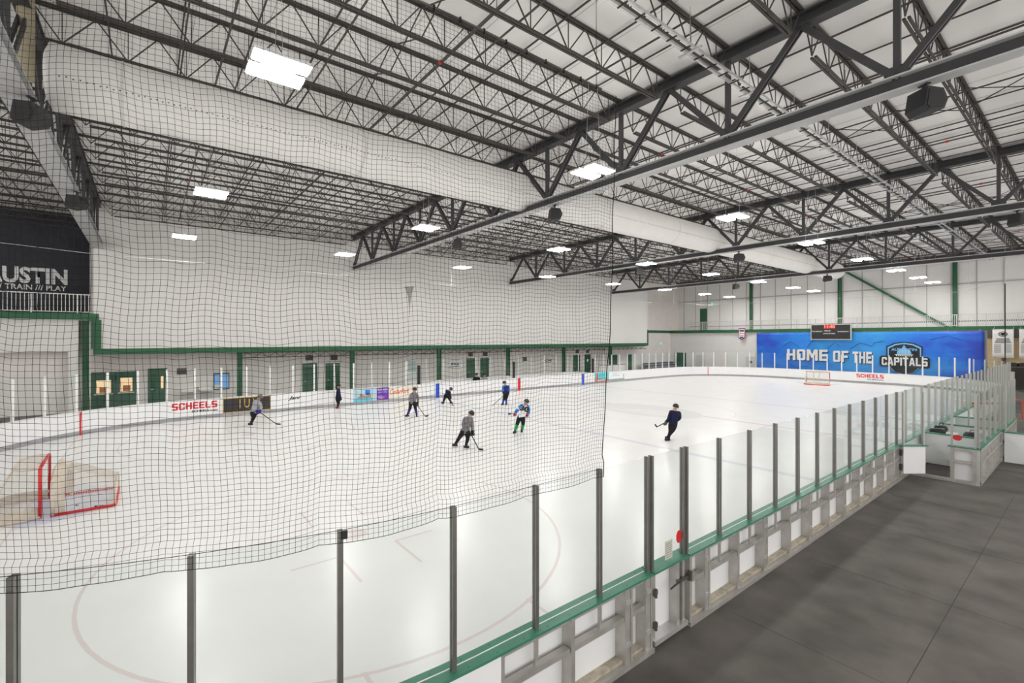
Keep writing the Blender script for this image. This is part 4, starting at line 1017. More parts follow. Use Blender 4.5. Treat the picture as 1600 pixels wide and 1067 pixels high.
# ================================================================== SKATERS
FW = Vector((-sin(CAM_TH), cos(CAM_TH), 0)); RT = Vector((cos(CAM_TH), sin(CAM_TH), 0))
def skater(loc, s, J, cols, label, stick=None, number=None, rad=1.0, kind='skater'):
    """J: joints in (right, up) units of s metres from the feet, plus depth in metres"""
    e = empty('person', (*loc, 0), label, 'person', rz=CAM_TH)
    P = {k: Vector((v[0]*s, v[2] if len(v) > 2 else 0.0, v[1]*s)) for k, v in J.items()}
    names = ['hip', 'waist', 'chest', 'neck', 'head', 'crown']
    P.setdefault('waist', P['hip'].lerp(P['neck'], 0.33)); P.setdefault('chest', P['hip'].lerp(P['neck'], 0.72))
    P['crown'] = P['head'] + (P['head']-P['neck']).normalized()*0.07
    edges = [('hip', 'waist'), ('waist', 'chest'), ('chest', 'neck'), ('neck', 'head'), ('head', 'crown')]
    for sd in 'lr':
        edges += [('chest', 'sh'+sd), ('sh'+sd, 'el'+sd), ('el'+sd, 'ha'+sd), ('hip', 'hj'+sd), ('hj'+sd, 'kn'+sd), ('kn'+sd, 'an'+sd), ('an'+sd, 'to'+sd)]
        P['hj'+sd] = P['hip'].lerp(P['kn'+sd], 0.22) + Vector((0.07 if P['kn'+sd].x > P['kn'+('r' if sd == 'l' else 'l')].x else -0.07, 0, 0))
        if 'to'+sd not in P: P['to'+sd] = P['an'+sd] + Vector((0.1, -0.08, -0.03))
        # finger tip past the wrist
        P['fi'+sd] = P['ha'+sd] + (P['ha'+sd]-P['el'+sd]).normalized()*0.09
        edges.append(('ha'+sd, 'fi'+sd))
    RAD = {'hip': (0.175, 0.15), 'waist': (0.185, 0.15), 'chest': (0.205, 0.16), 'neck': (0.07, 0.07), 'head': (0.095, 0.105), 'crown': (0.07, 0.08)}
    for sd in 'lr':
        RAD.update({'sh'+sd: (0.105, 0.105), 'el'+sd: (0.078, 0.078), 'ha'+sd: (0.062, 0.062), 'fi'+sd: (0.05, 0.04), 'hj'+sd: (0.125, 0.125), 'kn'+sd: (0.09, 0.09), 'an'+sd: (0.058, 0.058), 'to'+sd: (0.045, 0.04)})
    keys = list(P); idx = {k: i for i, k in enumerate(keys)}
    me = bpy.data.meshes.new('skater_body'); me.from_pydata([P[k] for k in keys], [(idx[a], idx[c]) for a, c in edges], [])
    tmp = bpy.data.objects.new('tmp', me); COL.objects.link(tmp)
    sk = tmp.modifiers.new('skin', 'SKIN'); sk.use_smooth_shade = True
    for i, k in enumerate(keys):
        v = me.skin_vertices[0].data[i]; v.radius = (RAD[k][0]*rad, RAD[k][1]*rad); v.use_root = (k == 'hip')
    tmp.modifiers.new('sub', 'SUBSURF').levels = 1
    dg = bpy.context.evaluated_depsgraph_get(); dg.update()
    body = bpy.data.meshes.new_from_object(tmp.evaluated_get(dg))
    bpy.data.objects.remove(tmp); bpy.data.meshes.remove(me)
    body.name = 'body'
    seg = []
    for a, c in edges:
        q = 'jersey'
        if a in ('hip',) and c.startswith('hj') or a.startswith('hj'): q = 'pants'
        elif a.startswith('kn'): q = 'socks'
        elif a.startswith('an'): q = 'skate'
        elif a.startswith('ha'): q = 'glove'
        elif a in ('neck', 'head'): q = 'skin'
        seg.append((P[a], P[c], q))
    order_ = ['jersey', 'pants', 'socks', 'skate', 'glove', 'skin', 'sleeve']
    body.materials.clear()
    for q in order_: body.materials.append(cols.get(q, cols['jersey']))
    for f in body.polygons:
        c = f.center; best = None
        for a, d, q in seg:
            t = max(0, min(1, (c-a).dot(d-a)/max(1e-9, (d-a).length_squared))); dist = (c-(a+(d-a)*t)).length
            if q == 'glove': dist -= 0.03
            if best is None or dist < best[0]: best = (dist, q, t)
        q = best[1]
        if 'sleeve' in cols and q == 'jersey' and (min((c-P['shl']).length, (c-P['shr']).length) < 0.12 or min((c-P['ell']).length, (c-P['elr']).length) < 0.14): q = 'sleeve'
        f.material_index = order_.index(q)
    bo = link('body', body, e)
    # helmet
    d = (P['crown']-P['neck']).normalized(); b = MB(); n = 14; H = P['head'] + d*0.035
    x = d.cross(Vector((0, 1, 0))).normalized(); y = d.cross(x)
    for_r = []
    def hp(i, j):
        a = 2*pi*j/n; el = -0.25 + (pi/2+0.25)*i/6
        return H + (x*cos(a)*0.125 + y*sin(a)*0.14)*cos(el) + d*0.125*sin(el)
    b.grid(hp, 6, n); hel = b.build('helmet', cols['helmet'], e, smooth=True)
    b = MB(); b.tube([H + (x*cos(2*pi*j/n)*0.128 + y*sin(2*pi*j/n)*0.143)*0.97 - d*0.03 for j in range(n+1)], 0.012, 5); b.build('helmet_rim', M_black, hel)
    # skates and gloves
    for sd in 'lr':
        A, T = P['an'+sd], P['to'+sd]; dd = Vector((T.x-A.x, T.y-A.y, 0)); dd = dd.normalized() if dd.length > 1e-4 else Vector((0, -1, 0))
        lift = A.z - 0.13
        b = MB(); b.bar(A + dd*0.13 + Vector((0,0,-0.05)) , A - dd*0.08 + Vector((0,0,-0.05)), 0.085, 0.09); boot = b.build('boot', cols['skate'], e)
        b = MB(); z = A.z - 0.125
        b.bar(Vector((A.x, A.y, z)) + dd*0.16, Vector((A.x, A.y, z)) - dd*0.11, 0.008, 0.05); b.build('blade', M_galv, boot)
        Hn, Fi = P['ha'+sd], P['fi'+sd]; gd = (Fi-Hn).normalized(); gx = gd.cross(Vector((0,1,0.2))).normalized(); gy = gd.cross(gx)
        b = MB(); b.tube([Hn - gd*0.09, Hn - gd*0.01], [0.078, 0.066], 8); cuff = b.build('glove_cuff', cols['glove'], e)
        b = MB()
        for k in range(4): b.tube([Hn + gx*(k-1.5)*0.027 + gd*0.02, Hn + gx*(k-1.5)*0.03 + gd*(0.10 + 0.012*(k in (1, 2))), Hn + gx*(k-1.5)*0.028 + gd*0.115 + gy*0.045], 0.0155, 6)
        b.tube([Hn + gx*0.055, Hn + gx*0.085 + gd*0.05, Hn + gx*0.07 + gd*0.085 + gy*0.03], 0.016, 6); b.build('glove_fingers', cols['glove'], cuff)
    if number:
        C = P['chest']*0.6 + P['waist']*0.4; up = (P['neck']-P['hip']).normalized()
        rx = Vector((1, 0, 0)); rx = (rx - up*rx.dot(up)).normalized()
        off = WL[e]
        WL[e] = Vector((0,0,0))
        text_part('number', number, C + up*0.02 - rx*0.2 - up*0.02 + Vector((0, -0.215, 0)), rx, up, 0.42, 0.26, M_txtk, e, bold=0.05, t=0.012)
        b = MB(); b.tube([P['shl']+Vector((0,0,0.02)), P['neck']+Vector((0,0.02,0)), P['shr']+Vector((0,0,0.02))], [0.085, 0.08, 0.085], 8)
        b.build('shoulder_yoke', cols['sleeve'], e, smooth=True)
        WL[e] = off
    if stick:
        lab, pts = stick
        st = empty('hockey_stick', (*loc, 0), lab, 'hockey stick', 'hockey sticks', rz=CAM_TH)
        A, B_, T = [Vector((p[0]*s, p[2] if len(p) > 2 else 0.0, p[1]*s)) for p in pts]
        b = MB(); b.bar(A, B_, 0.024, 0.032); b.build('shaft', cols.get('stick', M_black), st)
        b = MB(); b.bar(B_, T, 0.014, 0.075, (0, 0, 1)); b.build('blade', M_black, st)
    return e
def cm_(n, c, r=0.8): return mat(n, c, r, 0, 0.2, 0.12, 9)
navy = cm_('navy_jersey', (0.012, 0.014, 0.045)); grey = cm_('grey_jersey', (0.17, 0.16, 0.17)); lgrey = cm_('light_grey_jersey', (0.33, 0.33, 0.36))
blk = cm_('black_pants', (0.012, 0.012, 0.013)); skin = mat('skin', (0.45, 0.28, 0.2), 0.6); bluej = cm_('blue_jersey', (0.03, 0.22, 0.62)); wht = cm_('white_jersey', (0.72, 0.73, 0.76))
dblue = cm_('dark_blue_cloth', (0.015, 0.03, 0.16)); purp = cm_('purple_socks', (0.05, 0.02, 0.2)); grn = cm_('green_socks', (0.02, 0.3, 0.08)); bsock = cm_('black_socks', (0.014, 0.014, 0.018))
helm = mat('black_helmet', (0.016, 0.016, 0.018), 0.35); gblk = cm_('black_glove', (0.014, 0.014, 0.014)); gred = cm_('red_glove', (0.45, 0.03, 0.05)); ggrn = cm_('green_black_glove', (0.06, 0.12, 0.06)); skb = mat('black_skate_boot', (0.015, 0.015, 0.015), 0.45)
redsk = mat('red_skate_boot', (0.35, 0.03, 0.03), 0.45); whelm = mat('white_helmet', (0.6, 0.6, 0.62), 0.35); gpurp = cm_('violet_glove', (0.06, 0.03, 0.22))
def base_cols(j, p=blk, so=bsock, g=gblk, h=helm, sk=skb, **kw):
    d = dict(jersey=j, pants=p, socks=so, glove=g, helmet=h, skate=sk, skin=skin); d.update(kw); return d
def rel(u0, v0, **J): return {k: (v[0]-u0, v0-v[1], *(v[2:])) for k, v in J.items()}
def relp(u0, v0, pts): return [(p[0]-u0, v0-p[1], *(p[2:])) for p in pts]
# right front: navy skater
u, v = 1043, 689
skater((-7.35, 23.35), 0.0272, rel(u, v, head=(1055.6,636), neck=(1054,641.5), shl=(1048,644,0.0), shr=(1061.5,645.5,0.0), hip=(1051.5,664.5,0), ell=(1044.6,654,-0.05), hal=(1041.6,661,0.1), elr=(1063,654.5,0.08), har=(1058,661,0.25), knl=(1046.5,674,-0.1), knr=(1053.5,673.5,0.15), anl=(1044.8,685.5,0.1), anr=(1048,684.2,0.3), tol=(1039.5,688,0.05), tor=(1044,687,0.35)),
       base_cols(navy, g=ggrn), 'skater in navy jersey gliding alone in front of the right-hand glass',
       ('hockey stick held out low by the lone navy skater', relp(u, v, [(1050, 657, 0.2), (1029, 668.4, 0.2), (1027.3, 665.2, 0.32)])))
u, v = 809, 677
skater((-12.44, 19.31), 0.0294, rel(u, v, head=(822.4,628), neck=(820.2,633), shl=(813,635.2,0), shr=(825,636,0), hip=(814.5,652.5,0), ell=(807,642.5,0.05), hal=(805,647.5,0.2), elr=(826.8,643,0.05), har=(824.3,649,0.2), knl=(808,664,0.1), knr=(817.4,663.5,0.05), anl=(804.6,673.2,0), anr=(815.6,671.8,0.05), tol=(802.8,675.5,-0.1), tor=(815,674.5,-0.1)),
       base_cols(wht, so=grn, g=gred, sleeve=bluej, h=mat('black_grey_helmet', (0.05, 0.05, 0.05), 0.4)), 'skater seen from behind in white and blue jersey numbered 30',
       ('hockey stick held forward by the skater numbered 30', relp(u, v, [(807, 647, 0.25), (799, 655, 1.5), (795, 656, 1.7)])), number='30')
u, v = 789, 633
skater((-19.84, 24.34), 0.0418, rel(u, v, head=(788.4,598.3), neck=(789.4,602.2), shl=(786.2,604,0), shr=(793.6,604,0.1), hip=(790.6,616.5,0), ell=(785.8,610,-0.05), hal=(787.2,614.6,-0.25), elr=(795.4,610,0.1), har=(793.4,614.8,-0.1), knl=(787.2,624,-0.05), knr=(790.6,623.8,0.05), anl=(785.6,630,0), anr=(791.2,630,0.05), tol=(783.6,631.8,-0.1), tor=(789.5,631.8,-0.1)),
       base_cols(dblue, so=cm_('blue_socks', (0.02, 0.06, 0.4)), sleeve=bluej), 'skater in blue jersey standing before the red centre mark with stick on the ice',
       ('hockey stick reaching left along the ice from the blue skater', relp(u, v, [(792, 612.5, -0.2), (768, 634, -0.3), (761.5, 634.6, -0.3)])))
u, v = 720, 700
skater((-11.65, 15.75), 0.0254, rel(u, v, head=(735,647), neck=(732.3,651.5), shl=(725,655,0), shr=(736,656,0.05), hip=(726,674.5,0), ell=(722.5,665,-0.1), hal=(732,676,-0.2), elr=(737,666,0.0), har=(737.6,676,-0.1), knl=(718,682,0), knr=(730.5,684,-0.1), anl=(710.4,694.5,0.1), anr=(727,696.5,0), tol=(707.6,697.6,0.1), tor=(732,699,-0.05)),
       base_cols(grey), 'skater in grey jersey striding in the foreground behind the net',
       ('hockey stick of the striding grey skater', relp(u, v, [(733, 672, -0.2), (748, 698.4, -0.4), (755, 699, -0.4)])))
u, v = 390, 664
skater((-22.21, 9.9), 0.0321, rel(u, v, head=(406,620.5), neck=(402.6,625), shl=(397.5,627.5,0.05), shr=(406,628.5,-0.05), hip=(396,644.5,0), ell=(395,637,0.1), hal=(404,643,-0.1), elr=(408.4,636,0), har=(407.2,642.2,-0.1), knl=(394.6,653,0.1), knr=(396.6,653,-0.05), anl=(390.4,661,0.1), anr=(392,661,0), tol=(388,663.2,0.1), tor=(389.5,663,0)),
       base_cols(lgrey, g=gpurp, h=mat('grey_helmet', (0.12, 0.12, 0.13), 0.4)), 'skater in light grey jersey leaning in front of the black and gold advert',
       ('hockey stick of the skater by the black and gold advert', relp(u, v, [(405, 641.6, -0.1), (436, 660.5, -0.3), (443, 661, -0.3)])))
u, v = 644, 651
skater((-19.49, 17.51), 0.0355, rel(u, v, head=(648,609), neck=(647.4,613), shl=(642.2,616.6,0), shr=(651.6,616.8,0), hip=(644.6,628,0), ell=(641,623.5,-0.1), hal=(649.5,629.5,-0.25), elr=(653.6,623.5,-0.05), har=(652.8,630.6,-0.15), knl=(640.6,638.6,0), knr=(649.4,638,0), anl=(636.6,648,0), anr=(651.3,648,0), tol=(634.8,650,-0.05), tor=(651.6,650,-0.1)),
       base_cols(grey, so=purp), 'skater in grey jersey and violet socks in front of the cream advert',
       ('hockey stick of the skater in violet socks', relp(u, v, [(650, 627, -0.25), (666, 649, -0.3), (670.5, 648, -0.25)])))
u, v = 699, 632
skater((-22.64, 21.66), 0.0424, rel(u, v, head=(704,609), neck=(701.4,611.2), shl=(697,612,0.1), shr=(702.5,613.4,-0.1), hip=(697.4,618.6,0), ell=(699,617,-0.2), hal=(702,620,-0.35), elr=(704,617.5,-0.2), har=(704.6,621,-0.3), knl=(694.8,623.8,0), knr=(701.8,624,0), anl=(692.2,629.4,0.1), anr=(704.6,628.8,0), tol=(690.8,631.2,0.1), tor=(706.3,630.8,-0.05)),
       base_cols(navy), 'skater in dark jersey bent forward right of the left blue mark',
       ('hockey stick of the bent skater near the left blue mark', relp(u, v, [(703, 619, -0.3), (709, 631.4, -0.8), (711, 631.6, -0.9)])))
u, v = 527, 638
skater((-25.0, 15.2), 0.0397, rel(u, v, head=(528,602.5), neck=(527.8,606.2), shl=(526.2,608.2,0.15), shr=(530,608.4,-0.15), hip=(527.4,622,0), ell=(527,615.5,0.2), hal=(530,621.5,0.05), elr=(531.4,615.5,-0.15), har=(532,621.5,-0.1), knl=(526.8,629,0.08), knr=(528.6,629,-0.08), anl=(526,635,0.1), anr=(527.6,635,-0.1), tol=(523.6,637,0.1), tor=(524.8,637,-0.1)),
       base_cols(navy, sk=redsk), 'skater in navy jersey standing against the far boards left of the blue picture advert', rad=0.92)
# two players on the bench, shown from the chest up
bcols = base_cols(lgrey, h=helm)
def sitter(x, y, cols, label, hz=1.36):
    J = dict(head=(0, hz), neck=(0, hz-0.17), shl=(-0.2, hz-0.27, 0), shr=(0.2, hz-0.27, 0), hip=(0, 0.62, 0.1), ell=(-0.27, hz-0.5, -0.1), hal=(-0.12, hz-0.6, -0.28), elr=(0.27, hz-0.5, -0.1), har=(0.12, hz-0.6, -0.28),
             knl=(-0.12, 0.58, -0.3), knr=(0.12, 0.58, -0.3), anl=(-0.12, 0.15, -0.32), anr=(0.12, 0.15, -0.32), tol=(-0.12, 0.08, -0.45), tor=(0.12, 0.08, -0.45))
    return skater((x, y), 1.0, J, cols, label)
sitter(-27.0, 27.8, bcols, 'player in grey seated on the bench under the AWAY sign')
sitter(-27.15, 27.1, base_cols(blk), 'player in black seated at the back of the away bench', 1.40)
# ================================================================== BANNER AND SCOREBOARD ON THE END WALL
BYW = YE - 0.28
bnr = empty('banner', (-12.3, BYW, 0.7), 'large blue banner reading HOME OF THE CAPITALS on the end wall', 'banner')
m = bpy.data.materials.new('blue_banner_print'); m.use_nodes = True; nt = m.node_tree; bs = nt.nodes['Principled BSDF']; bs.inputs['Roughness'].default_value = 0.5
tc = nt.nodes.new('ShaderNodeTexCoord'); mp = nt.nodes.new('ShaderNodeMapping'); mp.inputs['Scale'].default_value = (0.28, 1, 0.5)
n1 = nt.nodes.new('ShaderNodeTexNoise'); n1.inputs['Scale'].default_value = 1.0; n1.inputs['Detail'].default_value = 7; n1.inputs['Roughness'].default_value = 0.62
gr = nt.nodes.new('ShaderNodeSeparateXYZ'); ab = nt.nodes.new('ShaderNodeMath'); ab.operation = 'ABSOLUTE'
mu = nt.nodes.new('ShaderNodeMath'); mu.operation = 'MULTIPLY_ADD'; mu.inputs[1].default_value = -0.040; mu.inputs[2].default_value = 0.30
ad = nt.nodes.new('ShaderNodeMath'); ad.operation = 'ADD'
rp = nt.nodes.new('ShaderNodeValToRGB'); cr = rp.color_ramp
cr.elements[0].position = 0.18; cr.elements[0].color = (0.035, 0.03, 0.33, 1); cr.elements[1].position = 0.78; cr.elements[1].color = (0.03, 0.33, 0.80, 1)
for pos, c in ((0.34, (0.008, 0.06, 0.52)), (0.47, (0.008, 0.13, 0.66)), (0.60, (0.012, 0.22, 0.74))):
    k_ = cr.elements.new(pos); k_.color = (*c, 1)
nt.links.new(tc.outputs['Object'], mp.inputs['Vector']); nt.links.new(mp.outputs[0], n1.inputs['Vector']); nt.links.new(tc.outputs['Object'], gr.inputs[0])
nt.links.new(gr.outputs['X'], ab.inputs[0]); nt.links.new(ab.outputs[0], mu.inputs[0]); nt.links.new(mu.outputs[0], ad.inputs[0]); nt.links.new(n1.outputs['Fac'], ad.inputs[1]); nt.links.new(ad.outputs[0], rp.inputs[0]); nt.links.new(rp.outputs[0], bs.inputs['Base Color'])
bx0, bx1, bz0, bz1 = -22.0, -2.6, 0.62, 5.0
b = MB()
def bp_(i, j):
    x = bx0 + (bx1-bx0)*i/80; z = bz0 + (bz1-bz0)*j/16
    return (x, BYW + 0.022*sin(x*1.9)*sin(z*0.8) + 0.012*sin(x*5+z*2) + 0.02*max(0, (z-4))*sin(x*3.3), z)
b.grid(bp_, 80, 16); o = b.build('cloth', m, bnr, smooth=True)
sol = o.modifiers.new('thickness', 'SOLIDIFY'); sol.thickness = 0.006; sol.offset = 1
TY = BYW - 0.075
dkb = mat('dark_blue_print_line', (0.012, 0.07, 0.38), 0.5)
b = MB()
for pts in ([(-19.2, 3.4), (-18.3, 4.0), (-17.4, 3.4)], [(-16.6, 3.3), (-15.9, 4.3), (-15.0, 4.9)], [(-14.6, 3.2), (-13.9, 3.9), (-13.5, 3.6)], [(-12.6, 3.2), (-11.6, 3.9), (-10.6, 3.5), (-10.5, 3.9), (-9.7, 4.1)], [(-18.8, 1.7), (-17.8, 1.0), (-16.5, 1.2)], [(-6.2, 4.2), (-5.0, 4.6), (-4.0, 4.2)]):
    b.tube([(x, TY+0.05, z) for x, z in pts], 0.025, 4)
b.build('sketch_line', dkb, bnr)
def bold_word(txt, x0, x1, z0, z1):
    block_part('lettering_shadow', txt, (x0+0.07, TY+0.01, z0-0.08), (1,0,0), EZ, x1-x0, z1-z0, mat('banner_shadow', (0.01, 0.02, 0.09), 0.6), bnr, t=0.0)
    block_part('lettering', txt, (x0, TY, z0), (1,0,0), EZ, x1-x0, z1-z0, M_txtw, bnr, t=0.01)
bold_word('HOME', -18.6, -14.55, 1.86, 3.1); bold_word('OF', -14.05, -12.65, 1.8, 3.02); bold_word('THE', -12.3, -10.65, 1.75, 2.96)
# crest
cx = -8.1
crk = mat('crest_black', (0.012, 0.013, 0.018), 0.5); crb = mat('crest_light_blue', (0.20, 0.50, 0.82), 0.5); crg = mat('crest_grey', (0.10, 0.11, 0.12), 0.5)
def shield(s, top, bot):
    return [(cx-1.3*s, 1.9), (cx-1.15*s, 1.45), (cx-0.75*s, 1.0), (cx, bot), (cx+0.75*s, 1.0), (cx+1.15*s, 1.45), (cx+1.3*s, 1.9), (cx+1.3*s, top-0.45), (cx+0.7*s, top-0.12), (cx, top), (cx-0.7*s, top-0.12), (cx-1.3*s, top-0.45)]
for nm, s_, tp_, bt, mm, dy in (('crest_outline', 1.06, 4.02, 0.62, crk, 0.0), ('crest_line', 0.98, 3.92, 0.72, crb, -0.008), ('crest_field', 0.90, 3.80, 0.82, crk, -0.016)):
    b = MB(); b.prism([(p[0], p[1]) for p in shield(s_, tp_, bt)], (0, TY+dy, 0), (1,0,0), EZ, 0.006); b.build(nm, mm, bnr)
b = MB(); b.prism([(cx-0.95, 2.45), (cx-0.95, 2.52), (cx+0.95, 2.52), (cx+0.95, 2.45)], (0, TY-0.026, 0), (1,0,0), EZ, 0.004)
for i in range(9): b.box(cx-0.62+i*0.145, cx-0.55+i*0.145, TY-0.03, TY-0.026, 2.52, 2.72)
b.box(cx-0.7, cx+0.7, TY-0.03, TY-0.026, 2.72, 2.78); b.build('crest_colonnade', M_txtw, bnr)
b = MB(); b.prism([(cx-0.56, 2.8)] + [(cx + 0.56*cos(pi - pi*i/12), 2.8 + 0.62*sin(pi*i/12)) for i in range(13)] + [(cx+0.56, 2.8)], (0, TY-0.028, 0), (1,0,0), EZ, 0.005)
b.box(cx-0.12, cx+0.12, TY-0.034, TY-0.028, 3.38, 3.56); b.prism([(cx-0.05, 3.56), (cx+0.05, 3.56), (cx, 3.82)], (0, TY-0.03, 0), (1,0,0), EZ, 0.004); b.build('crest_dome', crb, bnr)
b = MB()
for i in range(4): b.box(cx-0.38+i*0.24, cx-0.35+i*0.24, TY-0.036, TY-0.033, 2.85, 3.28-0.1*abs(i-1.5))
b.build('crest_dome_rib', M_txtw, bnr)
text_part('crest_lettering', 'AUS', (cx-0.98, TY-0.022, 3.12), (1,0,0), EZ, 0.68, 0.27, crb, bnr, bold=0.03, t=0.004)
text_part('crest_lettering', 'TIN', (cx+0.33, TY-0.022, 3.12), (1,0,0), EZ, 0.62, 0.27, crb, bnr, bold=0.03, t=0.004)
b = MB(); b.prism([(cx-1.92, 1.72), (cx-1.78, 1.52), (cx+1.78, 1.46), (cx+1.92, 1.62), (cx+1.92, 2.4), (cx+1.75, 2.56), (cx-1.75, 2.62), (cx-1.92, 2.45)], (0, TY-0.03, 0), (1,0,0), EZ, 0.006); b.build('crest_word_outline', crk, bnr)
block_part('crest_word', 'CAPITALS', (cx-1.74, TY-0.04, 1.66), (1,0,0), EZ, 3.48, 0.80, M_txtw, bnr, t=0.008)
for i in range(10):
    x = -21.8 + i*2.1; b = MB(); b.bar((x, BYW, 4.98), (x+0.05, YE-0.26, 5.2), 0.02, 0.02); b.build('tie', M_galv, bnr)

sb = empty('scoreboard', (-14.2, 64.6, 4.19), 'black scoreboard showing red 11:40 digits above the banner', 'scoreboard')
SY = 64.75
b = MB(); b.box(-16.05, -12.3, SY, SY+0.2, 4.2, 5.9); b.build('frame', M_galv, sb)
b = MB(); b.box(-15.97, -12.38, SY-0.012, SY, 4.28, 5.82); b.build('face', mat('black_scoreboard_face', (0.022, 0.02, 0.02), 0.5), sb)
b = MB(); b.box(-14.8, -13.72, SY-0.02, SY-0.012, 5.42, 5.84); b.build('clock_window', mat('dark_red_window', (0.12, 0.0, 0.0), 0.4, emit=(1, 0.03, 0.02), estr=0.3), sb)
text_part('digits', '11:40', (-14.72, SY-0.02, 5.47), (1,0,0), EZ, 0.95, 0.32, mat('red_led', (0.9, 0.1, 0.1), 0.4, emit=(1.0, 0.16, 0.12), estr=2.4), sb, bold=0.02, t=0.006)
for tx, x0, x1, z0, z1 in (('PLYR PENALTY', -15.9, -14.9, 5.06, 5.18), ('PERIOD', -14.72, -14.15, 5.12, 5.24), ('PLYR PENALTY', -13.5, -12.5, 5.02, 5.14), ('SHOTS ON GOAL', -14.82, -13.72, 4.82, 4.94)):
    text_part('lettering', tx, (x0, SY-0.012, z0), (1,0,0), EZ, x1-x0, z1-z0, M_txtw, sb, bold=0.02, t=0.004)
for x in (-15.6, -12.7):
    b = MB(); b.bar((x, SY+0.2, 5.4), (x, YE-0.2, 5.4), 0.08, 0.08); b.build('wall_bracket', M_galv, sb)

# hanging championship banners and pennant
def hang(x, w_, label, emblem=True):
    e = empty('hanging_banner', (x, 64.2, 2.65), label, 'banner', 'white hanging banners')
    b = MB(); b.grid(lambda i, j: (x + w_*i/10, 64.2 + 0.015*sin(i*1.1), 2.68 + 2.45*j/6), 10, 6); o = b.build('cloth', mat('white_banner_cloth', (0.76, 0.75, 0.73), 0.8), e, smooth=True)
    o.modifiers.new('thickness', 'SOLIDIFY').thickness = 0.008
    b = MB(); n = 20
    for r0, r1 in ((0.26, 0.20), (0.15, 0.0)):
        vs = [(x + w_*0.5 + r*cos(2*pi*i/n)*1.05, 64.165, 4.72 + r*sin(2*pi*i/n)*0.85) for i in range(n) for r in (r0, r1)]
        b.add(vs, [(2*i, 2*((i+1) % n), 2*((i+1) % n)+1, 2*i+1) for i in range(n)])
    b.build('round_emblem', M_txtk, e)
    b = MB()
    for i in range(4): b.box(x+w_*(0.2-0.03*i), x+w_*(0.8+0.03*i), 64.155, 64.16, 4.30-0.11*i, 4.35-0.11*i)
    b.build('heading_print', M_txtk, e)
    b = MB()
    for i in range(9):
        for k in range(2): b.box(x+w_*(0.08+0.48*k), x+w_*(0.42+0.48*k), 64.155, 64.16, 3.12+0.085*i, 3.15+0.085*i)
    b.build('name_columns', mat('grey_print', (0.2, 0.2, 0.2)), e)
    b = MB(); b.tube([(x-0.05, 64.2, 5.15), (x+w_+0.05, 64.2, 5.15)], 0.02, 6); b.build('rod', M_galv, e)
    for q in (0.05, w_-0.05): b = MB(); b.bar((x+q, 64.2, 5.15), (x+q, YE-0.25, 5.4), 0.015, 0.015); b.build('cord', M_galv, e)
hang(-2.0, 1.25, 'white hanging banner with round black emblem beside the blue banner')
hang(-0.45, 1.25, 'white hanging banner cut off by the right picture edge')
e = empty('pennant', (-23.8, YE-0.3, 4.1), 'small red, white and blue shield pennant left of the blue banner', 'pennant')
def pen(s): return [(-0.42*s, 0.75*s), (0.42*s, 0.75*s), (0.42*s, -0.5*s), (0, -0.78*s), (-0.42*s, -0.5*s)]
for nm, s_, mm, dy in (('backing', 1.0, M_red, 0), ('blue_border', 0.93, mat('navy_print', (0.03, 0.05, 0.22), 0.6), -0.01), ('field', 0.82, M_txtw, -0.02)):
    b = MB(); b.prism(pen(s_), (-23.8, YE-0.30+dy, 4.9), (1,0,0), EZ, 0.008); b.build(nm, mm, e)
b = MB(); b.box(-24.08, -23.52, YE-0.34, YE-0.335, 5.2, 5.42); b.box(-24.0, -23.6, YE-0.34, YE-0.335, 4.35, 4.55); b.build('blue_print', mat('navy_print', (0.03, 0.05, 0.22)), e)
b = MB(); b.box(-24.08, -23.52, YE-0.34, YE-0.335, 4.95, 5.02); b.box(-24.08, -23.52, YE-0.34, YE-0.335, 4.65, 4.72); b.build('red_print', M_red, e)
b = MB(); b.bar((-23.8, YE-0.295, 5.6), (-23.8, YE-0.26, 5.7), 0.02, 0.02); b.build('hook', M_galv, e)

# ================================================================== FAR WALL FITTINGS
def door_x(n, y0, y1, zt, label, lite=None, sheet=False, x=XL):
    b = MB(); b.box(x, x+0.05, y0-0.06, y0, -0.03, zt+0.06); b.box(x, x+0.05, y1, y1+0.06, -0.03, zt+0.06); b.box(x, x+0.05, y0, y1, zt, zt+0.06); b.box(x, x+0.035, y0, y1, -0.03, zt)
    o = tag(b.build('door_%d' % n, M_gdoor), label, 'door', kind='structure')
    b = MB(); b.box(x+0.035, x+0.09, y0+0.1, y0+0.22, 1.0, 1.04); b.build('door_handle', M_galv, o)
    if lite: b = MB(); b.box(x+0.036, x+0.042, lite[0], lite[1], lite[2], lite[3]); b.build('door_window', M_warm, o)
    if sheet: b = MB(); b.box(x+0.036, x+0.04, (y0+y1)/2-0.16, (y0+y1)/2+0.12, 1.55, 1.85); b.build('paper_notice', M_txtw, o)
    return o
door_x(1, 5.9, 6.8, 2.32, 'green door with a narrow lit window behind the left glass', lite=(6.52, 6.66, 1.05, 1.85))
door_x(2, 15.45, 16.45, 2.34, 'left green door of the pair right of the black and gold advert')
door_x(3, 17.2, 18.2, 2.30, 'right green door of the pair above the empty boards')
door_x(4, 30.65, 31.55, 2.36, 'green door just right of the AWAY sign', sheet=False)
door_x(5, 32.3, 33.2, 2.36, 'second green door right of the AWAY sign')
door_x(6, 45.6, 46.6, 2.33, 'green door behind glass right of the HOME sign')
door_x(7, 47.55, 48.45, 2.36, 'dark green door with a white notice left of the teal advert', sheet=True)
door_x(8, 52.6, 53.5, 2.2, 'green door behind glass near the far corner')
door_x(9, 55.6, 56.5, 2.2, 'last green door behind glass before the far corner')
